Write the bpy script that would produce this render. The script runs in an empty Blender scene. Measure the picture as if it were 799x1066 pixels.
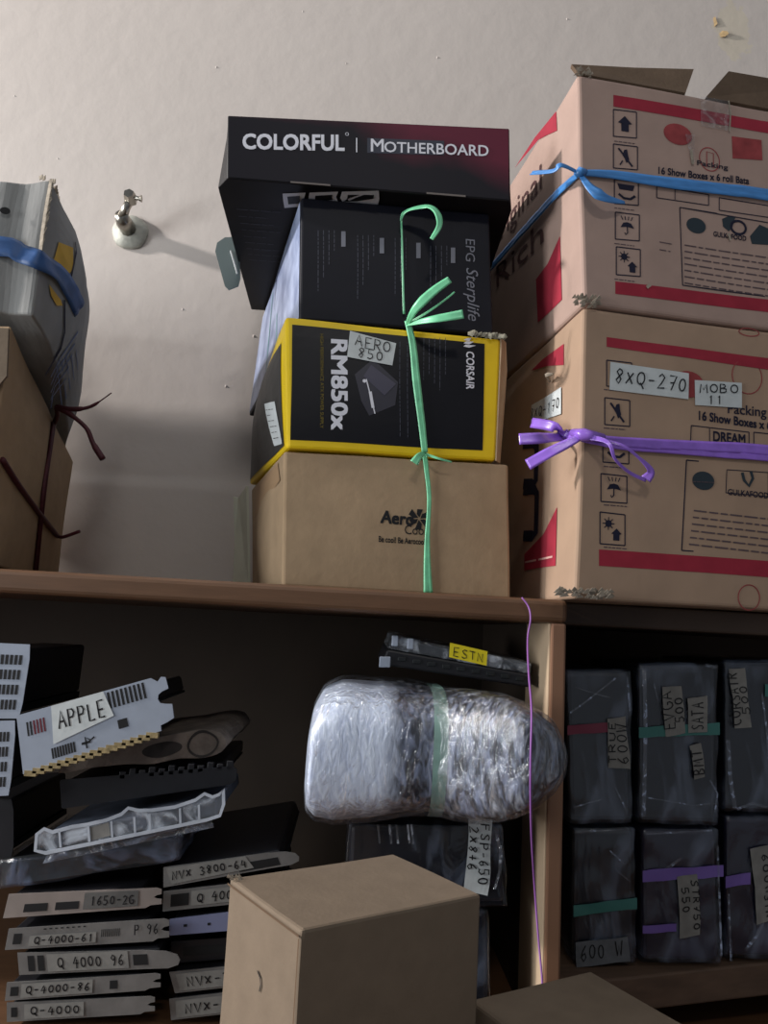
import bpy, bmesh, math, random
from mathutils import Vector, noise
random.seed(7)
C = bpy.context.scene
COL = C.collection
V = Vector

# ------------------------------------------------------------------ camera
F = 800.0
CZ = 1.45
CAM = V((0, 0, CZ))
YAW, PITCH, ROLL = math.radians(2.0), math.radians(8.67), math.atan(0.054)
fw = V((math.sin(YAW) * math.cos(PITCH), math.cos(YAW) * math.cos(PITCH), math.sin(PITCH)))
r0 = V((math.cos(YAW), -math.sin(YAW), 0))
u0 = r0.cross(fw)
RT = r0 * math.cos(ROLL) + u0 * math.sin(ROLL)
UP = -r0 * math.sin(ROLL) + u0 * math.cos(ROLL)
cd = bpy.data.cameras.new('camera')
cam = bpy.data.objects.new('camera', cd)
COL.objects.link(cam)
from mathutils import Matrix
cam.matrix_world = Matrix((
    (RT.x, UP.x, -fw.x, CAM.x), (RT.y, UP.y, -fw.y, CAM.y), (RT.z, UP.z, -fw.z, CAM.z), (0, 0, 0, 1)))
cd.sensor_fit = 'VERTICAL'
cd.sensor_height = 36.0
cd.sensor_width = 36.0
cd.lens = F / 1066 * 36
cd.clip_start = 0.01
C.camera = cam

# ------------------------------------------------------------------ world, light, exposure
w = bpy.data.worlds.new('room_light')
C.world = w
w.use_nodes = True
w.node_tree.nodes['Background'].inputs[0].default_value = (0.80, 0.88, 1.0, 1)
w.node_tree.nodes['Background'].inputs[1].default_value = 0.17
C.view_settings.view_transform = 'Standard'
C.view_settings.look = 'None'
C.view_settings.gamma = 1
C.view_settings.use_curve_mapping = False
C.view_settings.exposure = 0.25


def area(name, loc, target, sx, sy, power, col):
    l = bpy.data.lights.new(name, 'AREA')
    l.shape = 'RECTANGLE'
    l.size, l.size_y = sx, sy
    l.energy = power
    l.color = col
    o = bpy.data.objects.new(name, l)
    COL.objects.link(o)
    o.location = loc
    o.rotation_euler = (V(target) - V(loc)).to_track_quat('-Z', 'Y').to_euler()
    return o


area('tube_lamp', (-2.85, 0.42, CZ + 1.30), (0.0, 0.95, CZ + 0.15), 0.20, 0.14, 88, (1.0, 0.95, 0.92))
area('wall_fill', (-0.3, 0.64, CZ + 2.7), (0.0, 1.02, CZ + 0.1), 1.6, 0.12, 7, (1.0, 0.97, 0.94))  # added fill that lifts the wall's brightness, no fitting behind it
area('front_left_light', (-1.95, -0.05, CZ + 0.22), (0.0, 0.75, CZ - 0.05), 0.60, 0.70, 21, (0.93, 0.97, 1.0))  # soft light added from the low front left, source unseen
area('ceiling_lamp', (0.0, -1.6, CZ + 1.80), (-0.1, 1.1, CZ + 0.25), 0.40, 0.20, 7.5, (1.0, 0.96, 0.90))


# ------------------------------------------------------------------ helpers


def at(px, py, Y):
    d = fw + RT * ((px - 399.5) / F) + UP * ((533 - py) / F)
    return CAM + d * (Y / d.y)


def atz(px, z, Y):
    """the point at depth Y and height z that is seen in column px"""
    lo, hi = -3.0, 3.0
    for _ in range(60):
        m = (lo + hi) / 2
        if proj(V((m, Y, z)))[0] < px:
            lo = m
        else:
            hi = m
    return V((lo, Y, z))


def proj(p):
    d = p - CAM
    z = d.dot(fw)
    return (399.5 + F * d.dot(RT) / z, 533 - F * d.dot(UP) / z)


def lin(c):
    return tuple((x / 255 / 12.92 if x / 255 <= 0.04045 else ((x / 255 + 0.055) / 1.055) ** 2.4) for x in c)


def link(n, a, i, b, j):
    n.links.new(a.outputs[i], b.inputs[j])


def M(name, col, rough=0.6, metal=0.0, tint=0.0, tscale=30, bump=0.0, bscale=200, coat=0.0, spec=0.4, stretch=None, bdist=0.001, col2=None):
    m = bpy.data.materials.new(name)
    m.use_nodes = True
    n = m.node_tree
    b = n.nodes['Principled BSDF']
    c = lin(col) + (1,)
    b.inputs['Base Color'].default_value = c
    b.inputs['Roughness'].default_value = rough
    b.inputs['Metallic'].default_value = metal
    b.inputs['Specular IOR Level'].default_value = spec
    b.inputs['Coat Weight'].default_value = coat
    b.inputs['Coat Roughness'].default_value = 0.12
    if tint or bump or col2:
        tc = n.nodes.new('ShaderNodeTexCoord')
        mp = n.nodes.new('ShaderNodeMapping')
        link(n, tc, 'Object', mp, 'Vector')
        if stretch:
            mp.inputs['Scale'].default_value = stretch
    if tint or col2:
        t = n.nodes.new('ShaderNodeTexNoise')
        t.inputs['Scale'].default_value = tscale
        t.inputs['Detail'].default_value = 5
        link(n, mp, 'Vector', t, 'Vector')
        r = n.nodes.new('ShaderNodeValToRGB')
        r.color_ramp.elements[0].position = 0.3
        r.color_ramp.elements[1].position = 0.7
        r.color_ramp.elements[0].color = (lin(col2) + (1,)) if col2 else tuple(x * (1 - tint) for x in c[:3]) + (1,)
        r.color_ramp.elements[1].color = c if col2 else tuple(min(1, x * (1 + tint)) for x in c[:3]) + (1,)
        link(n, t, 'Fac', r, 'Fac')
        link(n, r, 'Color', b, 'Base Color')
    if bump:
        t = n.nodes.new('ShaderNodeTexNoise')
        t.inputs['Scale'].default_value = bscale
        t.inputs['Detail'].default_value = 4
        link(n, mp, 'Vector', t, 'Vector')
        bp = n.nodes.new('ShaderNodeBump')
        bp.inputs['Strength'].default_value = bump
        bp.inputs['Distance'].default_value = bdist
        link(n, t, 'Fac', bp, 'Height')
        link(n, bp, 'Normal', b, 'Normal')
    return m


def film_mat(name, tintc, amount, rough=0.14, scale=26, stretch=(1, 1, 1), bump=0.9, gloss=0.06):
    """clear wrinkled wrapping film: see-through, milky along its folds, glossy on top"""
    m = bpy.data.materials.new(name)
    m.use_nodes = True
    n = m.node_tree
    n.nodes.clear()
    out = n.nodes.new('ShaderNodeOutputMaterial')
    tr = n.nodes.new('ShaderNodeBsdfTransparent')
    df = n.nodes.new('ShaderNodeBsdfDiffuse')
    df.inputs['Color'].default_value = lin(tintc) + (1,)
    gl = n.nodes.new('ShaderNodeBsdfGlossy')
    gl.inputs['Roughness'].default_value = rough
    tc = n.nodes.new('ShaderNodeTexCoord')
    mp = n.nodes.new('ShaderNodeMapping')
    mp.inputs['Scale'].default_value = stretch
    link(n, tc, 'Object', mp, 'Vector')
    t = n.nodes.new('ShaderNodeTexNoise')
    t.inputs['Scale'].default_value = scale
    t.inputs['Detail'].default_value = 7
    t.inputs['Distortion'].default_value = 1.6
    link(n, mp, 'Vector', t, 'Vector')
    r = n.nodes.new('ShaderNodeValToRGB')
    r.color_ramp.elements[0].position = 0.50
    r.color_ramp.elements[0].color = (amount * 0.12,) * 3 + (1,)
    r.color_ramp.elements[1].position = 0.74
    r.color_ramp.elements[1].color = (min(1, amount * 2.6),) * 3 + (1,)
    link(n, t, 'Fac', r, 'Fac')
    bp = n.nodes.new('ShaderNodeBump')
    bp.inputs['Strength'].default_value = bump
    bp.inputs['Distance'].default_value = 0.006
    link(n, t, 'Fac', bp, 'Height')
    link(n, bp, 'Normal', gl, 'Normal')
    m1 = n.nodes.new('ShaderNodeMixShader')
    link(n, r, 'Color', m1, 'Fac')
    link(n, tr, 'BSDF', m1, 1)
    link(n, df, 'BSDF', m1, 2)
    lw = n.nodes.new('ShaderNodeLayerWeight')
    lw.inputs['Blend'].default_value = 0.3
    link(n, bp, 'Normal', lw, 'Normal')
    ad = n.nodes.new('ShaderNodeMath')
    ad.operation = 'MULTIPLY_ADD'
    link(n, lw, 'Fresnel', ad, 0)
    ad.inputs[1].default_value = 0.45
    ad.inputs[2].default_value = gloss
    m2 = n.nodes.new('ShaderNodeMixShader')
    n.links.new(ad.outputs[0], m2.inputs['Fac'])
    link(n, m1, 'Shader', m2, 1)
    link(n, gl, 'BSDF', m2, 2)
    link(n, m2, 'Shader', out, 'Surface')
    return m


ORIG = {}


def thing(name, label, cat, base, group=None):
    o = bpy.data.objects.new(name, None)
    COL.objects.link(o)
    o.empty_display_size = 0.02
    o.location = base
    ORIG[o.name] = V(base)
    o['label'] = label
    o['category'] = cat
    if group:
        o['group'] = group
    return o


def mesh(name, verts, faces, mat, parent=None, base=None, smooth=False, bevel=0, solid=0, label=None, segs=2, angle=35, sub=0):
    org = ORIG[parent.name] if parent else V(base or (0, 0, 0))
    me = bpy.data.meshes.new(name)
    me.from_pydata([tuple(V(v) - org) for v in verts], [], faces)
    me.validate()
    me.update()
    me.materials.append(mat)
    if smooth:
        for p in me.polygons:
            p.use_smooth = True
    o = bpy.data.objects.new(name, me)
    COL.objects.link(o)
    if parent:
        o.parent = parent
    else:
        o.location = org
    ORIG[o.name] = org
    if solid:
        s = o.modifiers.new('solid', 'SOLIDIFY')
        s.thickness = solid
        s.offset = 0
    if bevel:
        b = o.modifiers.new('bevel', 'BEVEL')
        b.width = bevel
        b.segments = segs
        b.limit_method = 'ANGLE'
        b.angle_limit = math.radians(angle)
    if sub:
        b = o.modifiers.new('sub', 'SUBSURF')
        b.levels = b.render_levels = sub
    if label:
        o['label'] = label
    return o


def tag(o, label, cat, group=None):
    o['label'] = label
    o['category'] = cat
    if group:
        o['group'] = group


class MB:
    """collects verts and faces"""

    def __init__(s):
        s.v, s.f = [], []

    def add(s, vs, fs):
        k = len(s.v)
        s.v += [V(x) for x in vs]
        s.f += [tuple(i + k for i in f) for f in fs]

    def box(s, a, b):
        x0, y0, z0 = a
        x1, y1, z1 = b
        s.add([(x0, y0, z0), (x1, y0, z0), (x1, y1, z0), (x0, y1, z0), (x0, y0, z1), (x1, y0, z1), (x1, y1, z1), (x0, y1, z1)],
              [(0, 3, 2, 1), (4, 5, 6, 7), (0, 1, 5, 4), (1, 2, 6, 5), (2, 3, 7, 6), (3, 0, 4, 7)])

    def tube(s, pts, r, n=8, cap=True):
        pts = [V(p) for p in pts]
        rs = r if isinstance(r, (list, tuple)) else [r] * len(pts)
        rings = []
        prev = None
        for i, p in enumerate(pts):
            t = (pts[min(i + 1, len(pts) - 1)] - pts[max(i - 1, 0)]).normalized()
            a = prev if prev is not None else (V((0, 0, 1)) if abs(t.z) < 0.9 else V((1, 0, 0)))
            x = (a - t * a.dot(t)).normalized()
            prev = x
            y = t.cross(x)
            rings.append([p + x * math.cos(2 * math.pi * j / n) * rs[i] + y * math.sin(2 * math.pi * j / n) * rs[i] for j in range(n)])
        vs = [q for rg in rings for q in rg]
        fs = []
        for i in range(len(pts) - 1):
            for j in range(n):
                fs.append((i * n + j, i * n + (j + 1) % n, (i + 1) * n + (j + 1) % n, (i + 1) * n + j))
        if cap:
            fs.append(tuple(reversed(range(n))))
            fs.append(tuple((len(pts) - 1) * n + j for j in range(n)))
        s.add(vs, fs)

    def build(s, name, mat, parent=None, **k):
        return mesh(name, s.v, s.f, mat, parent, **k)


def smooth_path(pts, k=6):
    pts = [V(p) for p in pts]
    out = []
    for i in range(len(pts) - 1):
        p0, p1, p2, p3 = pts[max(i - 1, 0)], pts[i], pts[i + 1], pts[min(i + 2, len(pts) - 1)]
        for j in range(k):
            t = j / k
            out.append(0.5 * ((2 * p1) + (p2 - p0) * t + (2 * p0 - 5 * p1 + 4 * p2 - p3) * t * t + (3 * p1 - p0 - 3 * p2 + p3) * t ** 3))
    out.append(pts[-1])
    return out


def ribbon(mb, pts, width, nrm, k=6, fold=0.15):
    """a plastic tape along pts, its flat side facing nrm, creased along the middle"""
    P = smooth_path(pts, k)
    N = V(nrm).normalized()
    vs, fs = [], []
    m = 5
    for i, p in enumerate(P):
        t = (P[min(i + 1, len(P) - 1)] - P[max(i - 1, 0)]).normalized()
        sd = t.cross(N)
        sd = sd.normalized() if sd.length > 1e-6 else V((1, 0, 0))
        nn = sd.cross(t).normalized()
        f = i / (len(P) - 1)
        wd = width if not isinstance(width, (list, tuple)) else width[0] + (width[-1] - width[0]) * f if len(width) == 2 else width[0] + (width[1] - width[0]) * min(1, 2 * f) + (width[2] - width[1]) * max(0, 2 * f - 1)
        for j in range(m):
            c = j / (m - 1) - 0.5
            h = (0.5 - abs(c)) * wd * fold * (1 if j % 2 else -0.3) + noise.noise(p * 90 + V((j * 3.1, 0, 0))) * wd * 0.06
            vs.append(p + sd * c * wd + nn * h)
    for i in range(len(P) - 1):
        for j in range(m - 1):
            fs.append((i * m + j, i * m + j + 1, (i + 1) * m + j + 1, (i + 1) * m + j))
    mb.add(vs, fs)


# ---- six-sided boxes with printable faces
class Face:
    def __init__(s, fn):
        s.fn = fn
        s.W = (fn(0, .5) - fn(.5, .5)).length + (fn(.5, .5) - fn(1, .5)).length
        s.H = (fn(.5, 0) - fn(.5, .5)).length + (fn(.5, .5) - fn(.5, 1)).length

    def P(s, a, b, off=0.0):
        p = s.fn(a, b)
        e = 0.01
        n = (s.fn(a + e, b) - s.fn(a - e, b)).cross(s.fn(a, b + e) - s.fn(a, b - e)).normalized()
        return p + n * off

    def inv(s, px, py):
        a, b = .5, .5
        for _ in range(25):
            q = proj(s.fn(a, b))
            e = 1e-3
            qa, qb = proj(s.fn(a + e, b)), proj(s.fn(a, b + e))
            j11, j21 = (qa[0] - q[0]) / e, (qa[1] - q[1]) / e
            j12, j22 = (qb[0] - q[0]) / e, (qb[1] - q[1]) / e
            d = j11 * j22 - j12 * j21
            ex, ey = px - q[0], py - q[1]
            if abs(d) < 1e-9:
                break
            a += max(-.4, min(.4, (j22 * ex - j12 * ey) / d))
            b += max(-.4, min(.4, (-j21 * ex + j11 * ey) / d))
            a = max(-1, min(2, a))
            b = max(-1, min(2, b))
        return a, b

    def px(s, pts):
        return [s.inv(*p) for p in pts]

    # --- printable shapes: all take (a, b) face coordinates
    def quad(s, mb, q, off=0.0004, n=6):
        """q: TL, TR, BR, BL"""
        vs, fs = [], []
        for j in range(n + 1):
            for i in range(n + 1):
                u, v = i / n, j / n
                a = (q[3][0] * (1 - u) + q[2][0] * u) * (1 - v) + (q[0][0] * (1 - u) + q[1][0] * u) * v
                b = (q[3][1] * (1 - u) + q[2][1] * u) * (1 - v) + (q[0][1] * (1 - u) + q[1][1] * u) * v
                vs.append(s.P(a, b, off))
        for j in range(n):
            for i in range(n):
                k = j * (n + 1) + i
                fs.append((k, k + 1, k + n + 2, k + n + 1))
        mb.add(vs, fs)

    def rect(s, mb, c, hw, hh, off=0.0004, n=1):
        s.quad(mb, [(c[0] - hw / s.W, c[1] + hh / s.H), (c[0] + hw / s.W, c[1] + hh / s.H), (c[0] + hw / s.W, c[1] - hh / s.H), (c[0] - hw / s.W, c[1] - hh / s.H)], off, n)

    def poly(s, mb, pts, off=0.0004):
        c = (sum(p[0] for p in pts) / len(pts), sum(p[1] for p in pts) / len(pts))
        n = len(pts)
        mb.add([s.P(*p, off) for p in pts] + [s.P(*c, off)], [(i, (i + 1) % n, n) for i in range(n)])

    def line(s, mb, pts, wd, off=0.0004, closed=False):
        """a drawn stroke, wd in metres"""
        n = len(pts)
        vs, fs = [], []
        for i in range(n):
            if closed:
                p, q = pts[i - 1], pts[(i + 1) % n]
            else:
                p, q = pts[max(i - 1, 0)], pts[min(i + 1, n - 1)]
            dx, dy = (q[0] - p[0]) * s.W, (q[1] - p[1]) * s.H
            l = math.hypot(dx, dy) or 1
            ox, oy = -dy / l * wd / 2 / s.W, dx / l * wd / 2 / s.H
            vs += [s.P(pts[i][0] + ox, pts[i][1] + oy, off), s.P(pts[i][0] - ox, pts[i][1] - oy, off)]
        for i in range(n if closed else n - 1):
            a, b = 2 * i, 2 * ((i + 1) % n)
            fs.append((a, a + 1, b + 1, b))
        mb.add(vs, fs)

    def frame(s, mb, q, wd, off=0.0004):
        for i in range(4):
            s.line(mb, [q[i], q[(i + 1) % 4]], wd, off)

    def ellipse(s, mb, c, rx, ry, off=0.0004, ring=0, n=24):
        pts = [(c[0] + math.cos(2 * math.pi * i / n) * rx / s.W, c[1] + math.sin(2 * math.pi * i / n) * ry / s.H) for i in range(n)]
        if ring:
            s.line(mb, pts, ring, off, True)
        else:
            s.poly(mb, pts, off)

    def text(s, mb, txt, bl, br, tl, off=0.0005, bold=0.0, shear=0.0):
        """printed type fitted to a baseline bl-br and the top of the capitals tl"""
        vs, fs, (x0, x1, y1) = glyphs(txt, 0.0, shear)
        k = max(0, bold)
        for i, (ox, oy) in enumerate([(-k, -k), (k, -k), (-k, k), (k, k), (0, 0)] if k else [(0, 0)]):
            out = []
            for x, y in vs:
                u, v = (x + ox - x0) / (x1 - x0), (y + oy) / y1
                out.append(s.P(bl[0] + (br[0] - bl[0]) * u + (tl[0] - bl[0]) * v, bl[1] + (br[1] - bl[1]) * u + (tl[1] - bl[1]) * v, off + i * .00002))
            mb.add(out, fs)

    def hand(s, mb, txt, bl, br, tl, wd=0.0009, off=0.0008):
        """marker handwriting"""
        n = len(txt)
        for i, ch in enumerate(txt):
            for st in HAND.get(ch.upper(), []):
                pts = []
                jx, jy = random.uniform(-.04, .04), random.uniform(-.06, .06)
                for (x, y) in st:
                    u = (i + 0.12 + 0.72 * x + jx) / n
                    v = y + jy
                    pts.append((bl[0] + (br[0] - bl[0]) * u + (tl[0] - bl[0]) * v, bl[1] + (br[1] - bl[1]) * u + (tl[1] - bl[1]) * v))
                s.line(mb, pts, wd, off)

    def fine(s, mb, q, rows, wd, fill=0.9, ragged=0.5, off=0.0004, word=0.012):
        """rows of very small print, q: TL, TR, BR, BL"""
        for r in range(rows):
            v = 1 - (r + .5) / rows
            end = 1 - random.random() * ragged
            u = 0.0

            def pt(u, v):
                return ((q[3][0] * (1 - u) + q[2][0] * u) * (1 - v) + (q[0][0] * (1 - u) + q[1][0] * u) * v,
                        (q[3][1] * (1 - u) + q[2][1] * u) * (1 - v) + (q[0][1] * (1 - u) + q[1][1] * u) * v)
            a, b = pt(0, v), pt(1, v)
            L = math.hypot((b[0] - a[0]) * s.W, (b[1] - a[1]) * s.H)
            while u < end:
                l = random.uniform(.4, 1.2) * word / L
                s.line(mb, [pt(u, v), pt(min(end, u + l), v)], wd, off)
                u += l + 0.2 * word / L


_gc = {}


def glyphs(txt, bold, shear):
    k = (txt, bold, shear)
    if k in _gc:
        return _gc[k]
    cu = bpy.data.curves.new('type', 'FONT')
    cu.body = txt
    cu.size = 1
    cu.shear = shear
    cu.resolution_u = 3
    o = bpy.data.objects.new('type', cu)
    COL.objects.link(o)
    dg = bpy.context.evaluated_depsgraph_get()
    me = bpy.data.meshes.new_from_object(o.evaluated_get(dg))
    vs = [(v.co.x, v.co.y) for v in me.vertices]
    fs = [tuple(p.vertices) for p in me.polygons]
    bpy.data.objects.remove(o)
    bpy.data.curves.remove(cu)
    bpy.data.meshes.remove(me)
    xs = [v[0] for v in vs]
    _gc[k] = (vs, fs, (min(xs), max(xs), 0.69))
    return _gc[k]


def arc(cx, cy, rx, ry, a0, a1, n=8):
    return [(cx + rx * math.cos(math.radians(a0 + (a1 - a0) * i / n)), cy + ry * math.sin(math.radians(a0 + (a1 - a0) * i / n))) for i in range(n + 1)]


HAND = {
    'A': [[(0, 0), (.5, 1), (1, 0)], [(.2, .4), (.85, .4)]],
    'B': [[(.05, 0), (.05, 1), (.6, .95), (.75, .75), (.5, .55), (.1, .5)], [(.4, .53), (.85, .4), (.85, .15), (.5, 0), (.05, 0)]],
    'C': [arc(.55, .5, .5, .5, 50, 310)],
    'D': [[(.05, 0), (.05, 1), (.6, .9), (.95, .5), (.6, .08), (.05, 0)]],
    'E': [[(.9, 1), (.1, 1), (.1, 0), (.9, 0)], [(.1, .5), (.75, .52)]],
    'F': [[(.9, 1), (.1, 1), (.1, 0)], [(.1, .5), (.75, .52)]],
    'G': [arc(.55, .5, .5, .5, 50, 330) + [(.95, .45), (.6, .45)]],
    'H': [[(.1, 0), (.1, 1)], [(.9, 0), (.9, 1)], [(.1, .5), (.9, .5)]],
    'I': [[(.5, 0), (.5, 1)]],
    'L': [[(.1, 1), (.1, 0), (.9, .03)]],
    'M': [[(0, 0), (.12, 1), (.5, .35), (.88, 1), (1, 0)]],
    'N': [[(.05, 0), (.1, 1), (.85, 0), (.9, 1)]],
    'O': [arc(.5, .5, .48, .45, 90, 450, 12)],
    'P': [[(.1, 0), (.1, 1), (.7, .95), (.9, .75), (.7, .52), (.1, .48)]],
    'Q': [arc(.5, .55, .48, .42, 90, 450, 12), [(.5, .3), (1, -.1)]],
    'R': [[(.1, 0), (.1, 1), (.7, .95), (.9, .75), (.7, .52), (.1, .48)], [(.4, .5), (.95, 0)]],
    'S': [[(.9, .88), (.5, 1), (.12, .8), (.4, .55), (.8, .4), (.85, .12), (.4, 0), (.05, .12)]],
    'T': [[(0, 1), (1, 1)], [(.5, 1), (.5, 0)]],
    'U': [[(.05, 1), (.1, .2), (.5, 0), (.9, .2), (.92, 1)]],
    'V': [[(0, 1), (.5, 0), (1, 1)]],
    'W': [[(0, 1), (.25, 0), (.5, .7), (.75, 0), (1, 1)]],
    'X': [[(.05, .1), (.9, .85)], [(.1, .85), (.85, .1)]],
    'Y': [[(0, 1), (.5, .5)], [(1, 1), (.3, 0)]],
    '0': [arc(.5, .5, .4, .42, 90, 450, 12)],
    '1': [[(.3, .8), (.5, 1), (.5, 0)]],
    '2': [[(.1, .8), (.45, 1), (.85, .78), (.5, .35), (.05, 0), (.95, .05)]],
    '3': [[(.1, .9), (.5, 1), (.85, .78), (.4, .55), (.9, .3), (.5, 0), (.05, .1)]],
    '4': [[(.55, 1), (.05, .4), (.95, .42)], [(.75, .75), (.65, -.05)]],
    '5': [[(.9, 1), (.2, 1), (.15, .55), (.7, .55), (.88, .25), (.5, 0), (.05, .08)]],
    '6': [[(.75, 1), (.25, .6), (.1, .25), (.45, 0), (.85, .2), (.65, .48), (.2, .35)]],
    '7': [[(.05, 1), (.95, 1), (.4, 0)], [(.25, .5), (.8, .52)]],
    '8': [[(.8, .88), (.45, 1), (.15, .8), (.75, .3), (.5, 0), (.15, .22), (.85, .75), (.8, .88)]],
    '9': [[(.85, .75), (.5, .5), (.12, .72), (.45, 1), (.85, .8), (.75, .3), (.55, 0)]],
    '-': [[(.15, .48), (.85, .5)]], '.': [[(.42, .42), (.62, .46)]], '+': [[(.1, .5), (.9, .5)], [(.5, .9), (.5, .1)]],
}


class Hexa:
    """box from 8 corners: fl fr br bl (bottom) and fl fr br bl (top)"""

    def __init__(s, b, t, bulge=None, crumple=0.0, cfreq=14, seed=0, fn=None):
        s.b, s.t = [V(x) for x in b], [V(x) for x in t]
        s.bulge, s.cr, s.cf, s.sd, s.fnx = bulge or {}, crumple, cfreq, V((seed * 7.3, seed * 3.1, seed)), fn
        f = s.P
        s.front = Face(lambda a, c: f(a, 0, c))
        s.left = Face(lambda a, c: f(0, 1 - a, c))
        s.right = Face(lambda a, c: f(1, a, c))
        s.top = Face(lambda a, c: f(a, c, 1))
        s.bottom = Face(lambda a, c: f(a, 1 - c, 0))
        s.base = (s.b[0] + s.b[1] + s.b[2] + s.b[3]) / 4

    def P(s, u, v, w):
        def bi(c):
            return (c[0] * (1 - u) + c[1] * u) * (1 - v) + (c[3] * (1 - u) + c[2] * u) * v
        p = bi(s.b) * (1 - w) + bi(s.t) * w
        k = lambda x: 4 * x * (1 - x)
        for side, am in s.bulge.items():
            if side == 'front':
                p = p + V((0, -1, 0)) * am * k(u) * k(w) * (1 - v) ** 2
            elif side == 'left':
                p = p + V((-1, 0, 0)) * am * k(v) * k(w) * (1 - u) ** 2
            elif side == 'right':
                p = p + V((1, 0, 0)) * am * k(v) * k(w) * u ** 2
            elif side == 'top':
                p = p + V((0, 0, 1)) * am * k(u) * k(v) * w ** 2
        if s.cr:
            p = p + noise.noise_vector(p * s.cf + s.sd) * s.cr
        if s.fnx:
            p = s.fnx(u, v, w, p)
        return p

    def build(s, name, mat, parent=None, n=(10, 10, 10), **k):
        idx, vs, fs = {}, [], []

        def vid(i, j, l):
            if (i, j, l) not in idx:
                idx[(i, j, l)] = len(vs)
                vs.append(s.P(i / n[0], j / n[1], l / n[2]))
            return idx[(i, j, l)]
        a, b, c = n
        for i in range(a):
            for l in range(c):
                fs.append((vid(i, 0, l), vid(i + 1, 0, l), vid(i + 1, 0, l + 1), vid(i, 0, l + 1)))
                fs.append((vid(i, b, l), vid(i, b, l + 1), vid(i + 1, b, l + 1), vid(i + 1, b, l)))
            for j in range(b):
                fs.append((vid(i, j, c), vid(i + 1, j, c), vid(i + 1, j + 1, c), vid(i, j + 1, c)))
                fs.append((vid(i, j, 0), vid(i, j + 1, 0), vid(i + 1, j + 1, 0), vid(i + 1, j, 0)))
        for j in range(b):
            for l in range(c):
                fs.append((vid(0, j, l), vid(0, j, l + 1), vid(0, j + 1, l + 1), vid(0, j + 1, l)))
                fs.append((vid(a, j, l), vid(a, j + 1, l), vid(a, j + 1, l + 1), vid(a, j, l + 1)))
        return mesh(name, vs, fs, mat, parent, **k)

    def inflated(s, d, crumple, cfreq, seed):
        c = sum(s.b + s.t, V((0, 0, 0))) / 8
        def g(p):
            q = p - c
            return p + V((math.copysign(d, q.x), math.copysign(d, q.y), math.copysign(d, q.z)))
        return Hexa([g(p) for p in s.b], [g(p) for p in s.t], s.bulge, crumple, cfreq, seed)


# ------------------------------------------------------------------ materials
m_card = M('cardboard_tan', (166, 142, 114), 0.85, tint=0.07, tscale=45, bump=0.25, bscale=160, spec=0.15)
m_card2 = M('cardboard_plain', (118, 104, 89), 0.85, tint=0.06, tscale=60, bump=0.2, bscale=240, spec=0.15)
m_pink = M('cardboard_pinkish', (172, 146, 134), 0.7, tint=0.06, tscale=25, bump=0.35, bscale=60, spec=0.3)
m_pinkd = M('cardboard_shaded_inside', (96, 80, 66), 0.9, tint=0.1, bump=0.3, spec=0.1)  # inside of the flaps, the underside's shade put into the dark brown
m_torn = M('torn_paper_edge', (158, 148, 134), 0.9, tint=0.25, tscale=160, bump=0.6, bscale=200, spec=0.1)
m_red = M('red_print', (156, 46, 62), 0.75, tint=0.1, tscale=60, spec=0.2)
m_redfaint = M('worn_red_print', (150, 66, 68), 0.8, tint=0.2, tscale=90, spec=0.2)
m_navy = M('navy_print', (34, 34, 52), 0.75, tint=0.15, tscale=120, spec=0.2)
m_navyfaint = M('worn_navy_print', (92, 78, 82), 0.8, tint=0.15, tscale=150, spec=0.2)
m_brownp = M('brown_print', (84, 58, 58), 0.8, spec=0.2)
m_black = M('black_box_print', (16, 16, 23), 0.4, spec=.25, tint=0.15, tscale=20, bump=0.1, bscale=60)
m_blackbot = M('black_box_side', (20, 19, 22), 0.5, spec=.2, tint=0.2, tscale=25)
m_yellow = M('yellow_print', (236, 200, 20), 0.45, tint=0.06, tscale=30)
m_white = M('white_print', (224, 224, 232), 0.6)
m_greyp = M('grey_print', (120, 122, 132), 0.6)
m_greyd = M('dim_grey_print', (74, 76, 88), 0.6)
m_ypr = M('dim_yellow_print', (120, 104, 30), 0.6)
m_label = M('paper_label', (200, 205, 205), 0.8, tint=0.06, tscale=80, bump=0.2, bscale=90, spec=0.2)
m_labeld = M('grubby_paper_label', (126, 124, 120), 0.8, tint=0.15, tscale=90, spec=0.2)
m_ink = M('marker_ink', (14, 14, 18), 0.5)
m_blue = M('blue_strap', (70, 136, 204), 0.35, tint=0.15, tscale=60, stretch=(1, 1, 6), spec=0.6)
m_blueold = M('old_blue_strap', (44, 80, 130), 0.5, tint=0.2, tscale=60, spec=0.4)
m_purple = M('purple_strap', (146, 104, 208), 0.3, tint=0.15, tscale=70, spec=0.6)
m_green = M('green_string', (120, 208, 158), 0.35, tint=0.15, tscale=90, spec=0.6)
m_maroon = M('maroon_string', (74, 24, 34), 0.6, tint=0.2, tscale=120)
m_ink2 = M('printed_teal_logo', (40, 52, 60), 0.7)
m_metal = M('tarnished_chrome', (165, 160, 150), 0.28, 1.0, tint=0.3, tscale=60, bump=0.2, bscale=120)
m_limes = M('lime_crusted_metal', (178, 178, 168), 0.6, 0.2, tint=0.25, tscale=70, bump=0.6, bscale=150)
m_silver = M('bracket_steel', (166, 174, 188), 0.42, 0.35, tint=0.06, tscale=60)
m_silverd = M('dull_bracket_steel', (116, 114, 112), 0.5, 0.3, tint=0.18, tscale=50, bump=0.1)
m_blueish = M('blue_grey_steel', (126, 132, 164), 0.45, 0.3, tint=0.06)
m_slot = M('dark_slot', (14, 14, 16), 0.7)
m_slotred = M('red_slot', (96, 20, 34), 0.6)
m_pcb = M('dark_circuit_board', (22, 26, 28), 0.5, tint=0.3, tscale=90)
m_pcbgold = M('ragged_board_edge', (148, 130, 92), 0.6, tint=0.3, tscale=150, bump=0.5)
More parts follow.
